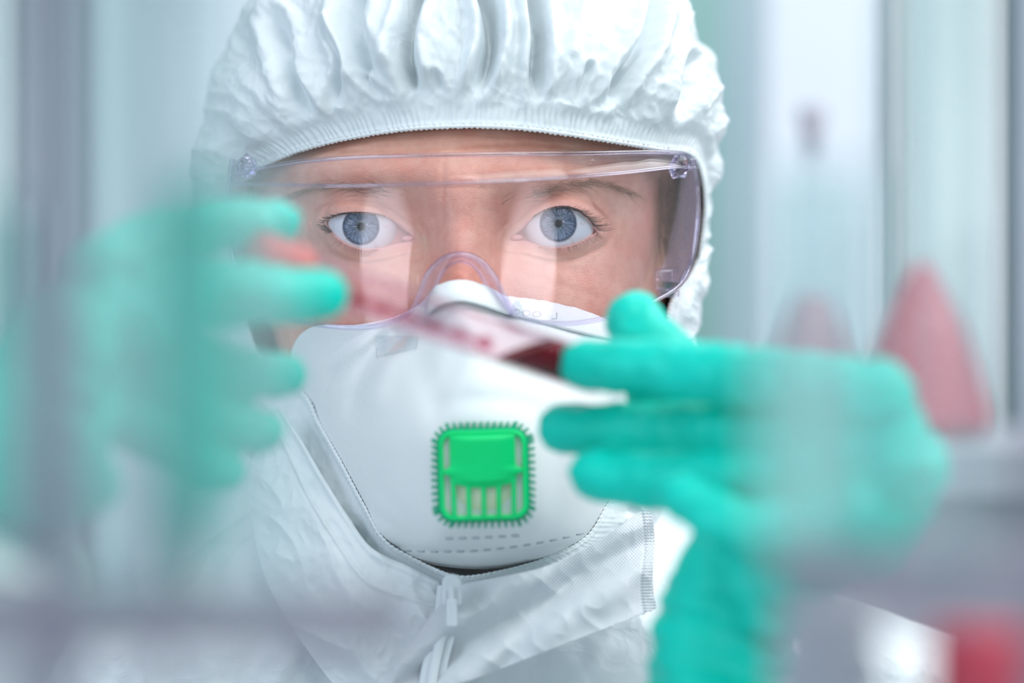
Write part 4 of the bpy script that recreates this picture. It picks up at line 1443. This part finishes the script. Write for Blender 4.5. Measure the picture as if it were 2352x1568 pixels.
# ------------------------------------------------------------------ near racks on the bench between lens and person
BENCH = -190.0
bench = obj('lab_bench', *join([box(-420, 620, -760, -300, BENCH - 30, BENCH, 3)]), noise_col(simple('bench_laminate', (.62, .66, .72), .4), (.60, .64, .70), (.66, .69, .74), 30))
tag(bench, 'pale grey laminate bench below the picture, carrying the tube racks', 'bench')
M_post = noise_col(simple('rack_grey', (.27, .27, .34), .45), (.25, .25, .32), (.30, .30, .37), 12)
M_post2 = noise_col(simple('rack_plate_grey', (.20, .20, .25), .5, .2), (.19, .19, .24), (.23, .23, .28), 12)
M_tubeg = clear('rack_tube_glass', (0.95, 0.985, 0.985), 1.45, .08, .10, (.92, .98, .98), edge=(.80, .88, .90))
M_tubem = clear('milky_tube', (0.93, 0.98, 0.98), 1.35, .2, .17, (.90, .97, .98), edge=(.80, .9, .9))


def liquid(name, col, al):
    return clear(name, tuple(1 - (1 - c_) * .5 for c_ in col), 1.35, .1, al, tuple(min(1, c_ * 1.05) for c_ in col))


M_teal = liquid('teal_liquid', (.03, .86, .74), .85)
M_teal2 = liquid('pale_teal_liquid', (.40, .86, .80), .30)


def rack(x0, x1, Y, zp, label, zt, posts, ext=0):
    """rack: foot plate, holed shelf plate, top plate and posts; mm"""
    r = empty('tube_rack', ((x0 + x1) / 2, Y, BENCH), label, 'tube rack')
    y0, y1 = Y - 24, Y + 24
    obj('foot_plate', *box(x0, x1, y0, y1, BENCH, BENCH + 6, 1), M_post2, r)
    obj('shelf_plate', *box(x0, x1 + ext, y0, y1, zp - 7, zp, 1), M_post2, r)
    obj('top_plate', *box(x0, x1, y0, y1, zt, zt + 5, 1), M_post2, r)
    for px, pw in posts:
        obj('post', *box(px - pw, px + pw, Y - 5, Y + 5, BENCH + 6, zt, 1), M_post, r)
    return r


def std_tube(x, Y, zb, h, r, label, m_wall, liq=None, lz=None, cone=0, cap=None, group=None, name='test_tube', cat='test tube'):
    """tube standing at x,Y (mm) from zb up"""
    t = empty(name, (x, Y, zb), label, cat, group)
    c0 = (x, Y, zb)
    if cone:
        bot = [(.01, 0), (2, .3), (r, cone)]
        boti = [(r - 1, cone), (1.6, 1.5), (.01, 1.3)]
        def lr(q): return max(np.interp(q, [1.3, cone], [1.4, r - 1.1]), .1)
    else:
        bot = [(r * math.sin(a) + .01, r - r * math.cos(a)) for a in np.linspace(0, PI / 2, 9)]
        boti = [((r - 1) * math.sin(a) + .01, r - (r - 1) * math.cos(a)) for a in np.linspace(PI / 2, 0, 9)]
        def lr(q): return math.sqrt(max((r - 1.1) ** 2 - max(r - q, 0) ** 2, .05)) if q < r else r - 1.1
    V, F = lathe(bot + [(r, h), (r + 1, h + 1), (r - 1, h + 1), (r - 1, h)] + boti, c0, 40)
    obj('wall', V, F, m_wall, t)
    if liq:
        prof = [(.01, 1.4)] + [(lr(q), q) for q in np.r_[np.linspace(1.6, max(cone, r), 12), lz]] + [(.01, lz)]
        V, F = lathe(prof, c0, 40)
        obj('liquid', V, F, liq, t)
    if cap:
        V, F = lathe([(.01, h + 12), (r + 1.5, h + 12), (r + 2, h + 11), (r + 2, h - 3), (r + 1.1, h - 3), (.01, h + 1.2)], c0, 32)
        obj('cap', V, F, cap, t)
    return t


YL = -450.0
def XZ(px, py, Y): q = P(px, py, Y); return float(q[0]), float(q[2])
zpl = XZ(0, 1375, YL)[1]
xa = XZ(-160, 0, YL)[0]; xb = XZ(930, 0, YL)[0]
# left rack: posts show as two soft dark uprights
rack(xa, XZ(640, 0, YL)[0], YL, zpl, 'blurred grey tube rack at the left edge, near the lens', 82,
     [(XZ(118, 0, YL)[0], 3.4), (XZ(374, 0, YL)[0], .8)], ext=22)
x, _ = XZ(446, 0, YL)
std_tube(x, YL, XZ(0, 1362, YL)[1], 118, 6.6, 'pointed tube full of teal liquid in the left rack', M_tubeg, M_teal, 66, cone=20)
x, _ = XZ(270, 0, YL)
std_tube(x, YL, zpl, 116, 7.6, 'milky empty tube between grey post and teal tube', M_tubem)
x, _ = XZ(612, 0, YL)
std_tube(x, YL, zpl, 70, 5.6, 'milky empty tube right of the teal tube, nearest the respirator', M_tubeg)
x, _ = XZ(5, 0, YL)
std_tube(x, YL, zpl + 8, 108, 5.2, 'tube of pale teal liquid at the far left, beside the grey post', M_tubeg, M_teal2, 56)

# right rack
YR = -440.0
zpr = XZ(0, 1290, YR)[1]
rack(XZ(1800, 0, YR)[0], XZ(2560, 0, YR)[0], YR, zpr, 'blurred grey tube rack at the right edge, near the lens', 84,
     [(XZ(2420, 0, YR)[0], 3.5)])
x, _ = XZ(1868, 0, YR)
std_tube(x, YR, zpr, 64, 9.6, 'wide milky tube over the back of the green glove', M_tubem)
x, _ = XZ(2170, 0, YR)
std_tube(x, YR, zpr, 116, 9.4, 'wide clear tube at the right edge, reaching up past the red flask', M_tubeg)

# ------------------------------------------------------------------ room behind
YB = 900.0
def flat(name, V, F, m, **k):
    o = obj(name, V, F, m, smooth=False, **k); o['kind'] = 'structure'; return o
M_wall = noise_col(simple('wall_paint', (.66, .78, .80), .7), (.64, .77, .79), (.69, .80, .82), 3)
M_wallg = noise_col(simple('green_wall_panel', (.42, .66, .62), .7), (.40, .64, .60), (.45, .69, .65), 3)
FLOOR = -CZ * 1000
flat('wall_back', *box(-2600, 2600, YB + 500, YB + 560, FLOOR, 1700), M_wallg)
flat('floor', *box(-2600, 2600, -2600, YB + 560, FLOOR - 40, FLOOR), noise_col(simple('floor_vinyl', (.5, .53, .56), .4), (.48, .51, .54), (.53, .56, .59), 6))
# tall cabinets: each a thing
M_cabw = noise_col(simple('cabinet_white', (.74, .80, .86), .5), (.73, .79, .85), (.77, .82, .87), 4)
M_cabc = noise_col(simple('cabinet_cream', (.78, .81, .80), .5), (.77, .80, .79), (.80, .83, .82), 4)
M_cabd = noise_col(simple('cabinet_slate', (.44, .50, .56), .5), (.42, .48, .54), (.47, .53, .59), 4)
def cabinet(px0, px1, Y, m, label, top=700):
    x0 = XZ(px0, 0, Y)[0]; x1 = XZ(px1, 0, Y)[0]
    c_ = empty('cabinet', ((x0 + x1) / 2, Y + 150, FLOOR), label, 'cabinet')
    obj('body', *box(x0, x1, Y + 18, Y + 320, FLOOR, top, 4), m, c_, smooth=False)
    obj('door', *box(x0 + 3, x1 - 3, Y, Y + 17, FLOOR + 60, top - 10, 3), m, c_, smooth=False)
    obj('handle', *box(x1 - 22, x1 - 14, Y - 22, Y - 12, -80, 80, 3), M_whitep, c_)
    return c_
cabinet(1745, 2045, 760, M_cabw, 'tall pale blue cabinet right behind the hood, before the green wall')
cabinet(2062, 2318, 760, M_cabc, 'tall cream cabinet beside the pale blue one, far right')
cabinet(2335, 2700, 760, M_cabd, 'slate grey cabinet cut by the right edge')
cabinet(180, 560, 760, M_cabw, 'tall pale blue cabinet behind the hood at upper left')
cabinet(-300, 60, 760, M_cabc, 'tall cream cabinet cut by the left edge')
cabinet(66, 174, 760, M_cabd, 'narrow slate grey cabinet at upper left between paler ones')

# counter behind, with flasks
YS = 470.0
ZS = XZ(0, 1010, YS)[1]
M_counter = noise_col(simple('counter_grey', (.42, .40, .46), .5), (.40, .38, .44), (.45, .43, .49), 5)
ct = empty('side_counter', (380, YS + 60, FLOOR), 'grey counter with flasks behind the gloved hand at right', 'counter')
obj('counter_top', *box(60, 900, YS - 100, YS + 230, ZS - 24, ZS, 3), M_counter, ct, smooth=False)
obj('front_panel', *box(75, 890, YS - 80, YS + 220, FLOOR, ZS - 24.5, 3), M_counter, ct, smooth=False)
M_red = noise_col(simple('red_liquid', (.8, .05, .1), .4, .2), (.78, .045, .10), (.85, .06, .12), 20)
M_red2 = noise_col(simple('wine_liquid', (.6, .1, .18), .4, .2), (.58, .09, .17), (.65, .11, .2), 20)
M_fl = clear('flask_glass', (.94, .96, .97), 1.3, 0, edge=(.6, .66, .70))
def flask(px, Y, base_z, rb, hn, hb, rn, liq, fill, label, neck_tint=None):
    x = XZ(px, 0, Y)[0]
    f = empty('flask', (x, Y, base_z), label, 'flask')
    pr = [(.01, 0), (rb * .8, 0), (rb, rb * .25), (rb * .96, rb * .55), (rb * .62, hb * .62), (rn * 1.6, hb * .9), (rn, hb), (rn, hb + hn), (rn + 2, hb + hn + 1), (rn + 2, hb + hn + 3), (rn - 1, hb + hn + 3), (rn - 1, hb)]
    pr = resample([(a_, b_, 0) for a_, b_ in pr[:8]], 60)[:, :2]
    pr = np.vstack([pr, [(rn + 2, hb + hn + 1), (rn + 2, hb + hn + 3), (rn - 1, hb + hn + 3)]])
    V, F = lathe(pr, (x, Y, base_z), 48)
    obj('glass', V, F, M_fl, f)
    li = resample([(a_, b_, 0) for a_, b_ in [(.01, 2), (rb * .8, 2), (rb - 1.5, rb * .25), (rb * .96 - 1.5, rb * .55), (rb * .62 - 1.5, hb * .62), (rn * 1.6 - 1.5, hb * .9), (rn - 1.5, hb)]], 50)[:, :2]
    li = li[li[:, 1] <= fill]
    li = np.vstack([li, [(.01, li[-1, 1])]])
    V, F = lathe(li, (x, Y, base_z), 48)
    obj('liquid', V, F, liq, f)
    V, F = lathe([(.01, hb + hn + 22), (rn + 1, hb + hn + 22), (rn + 3, hb + hn + 18), (rn - 1, hb + hn), (.01, hb + hn - 10)], (x, Y, base_z), 32)
    obj('stopper', V, F, M_counter, f)
    return f
flask(2118, YS, ZS + .3, 34, 150, 92, 4.5, M_red, 88, 'long necked flask of bright red liquid on the counter behind the glove')
flask(1865, YS + 20, ZS + .3, 27, 60, 84, 4.5, M_red2, 72, 'smaller flask of dull red liquid left of the bright red one')
# lower shelf items at the bottom right, near the lens
M_capg = simple('grey_cap', (.42, .45, .50), .6)
M_redcap = noise_col(simple('red_cap', (.55, .05, .09), .5), (.52, .045, .08), (.6, .06, .1), 20)
YT = -380.0
x, z = XZ(2255, 1440, YT)
std_tube(x, YT, BENCH, z - BENCH - 12, 7.5, 'short clear tube with a red cap standing under the right rack', M_tubeg, None, None, cap=M_redcap)
x, z = XZ(1900, 1420, YT)
std_tube(x, YT, BENCH, z - BENCH - 12, 8.0, 'white capped clear tube below the gloved wrist at bottom right', M_tubeg, None, None, cap=M_capg)
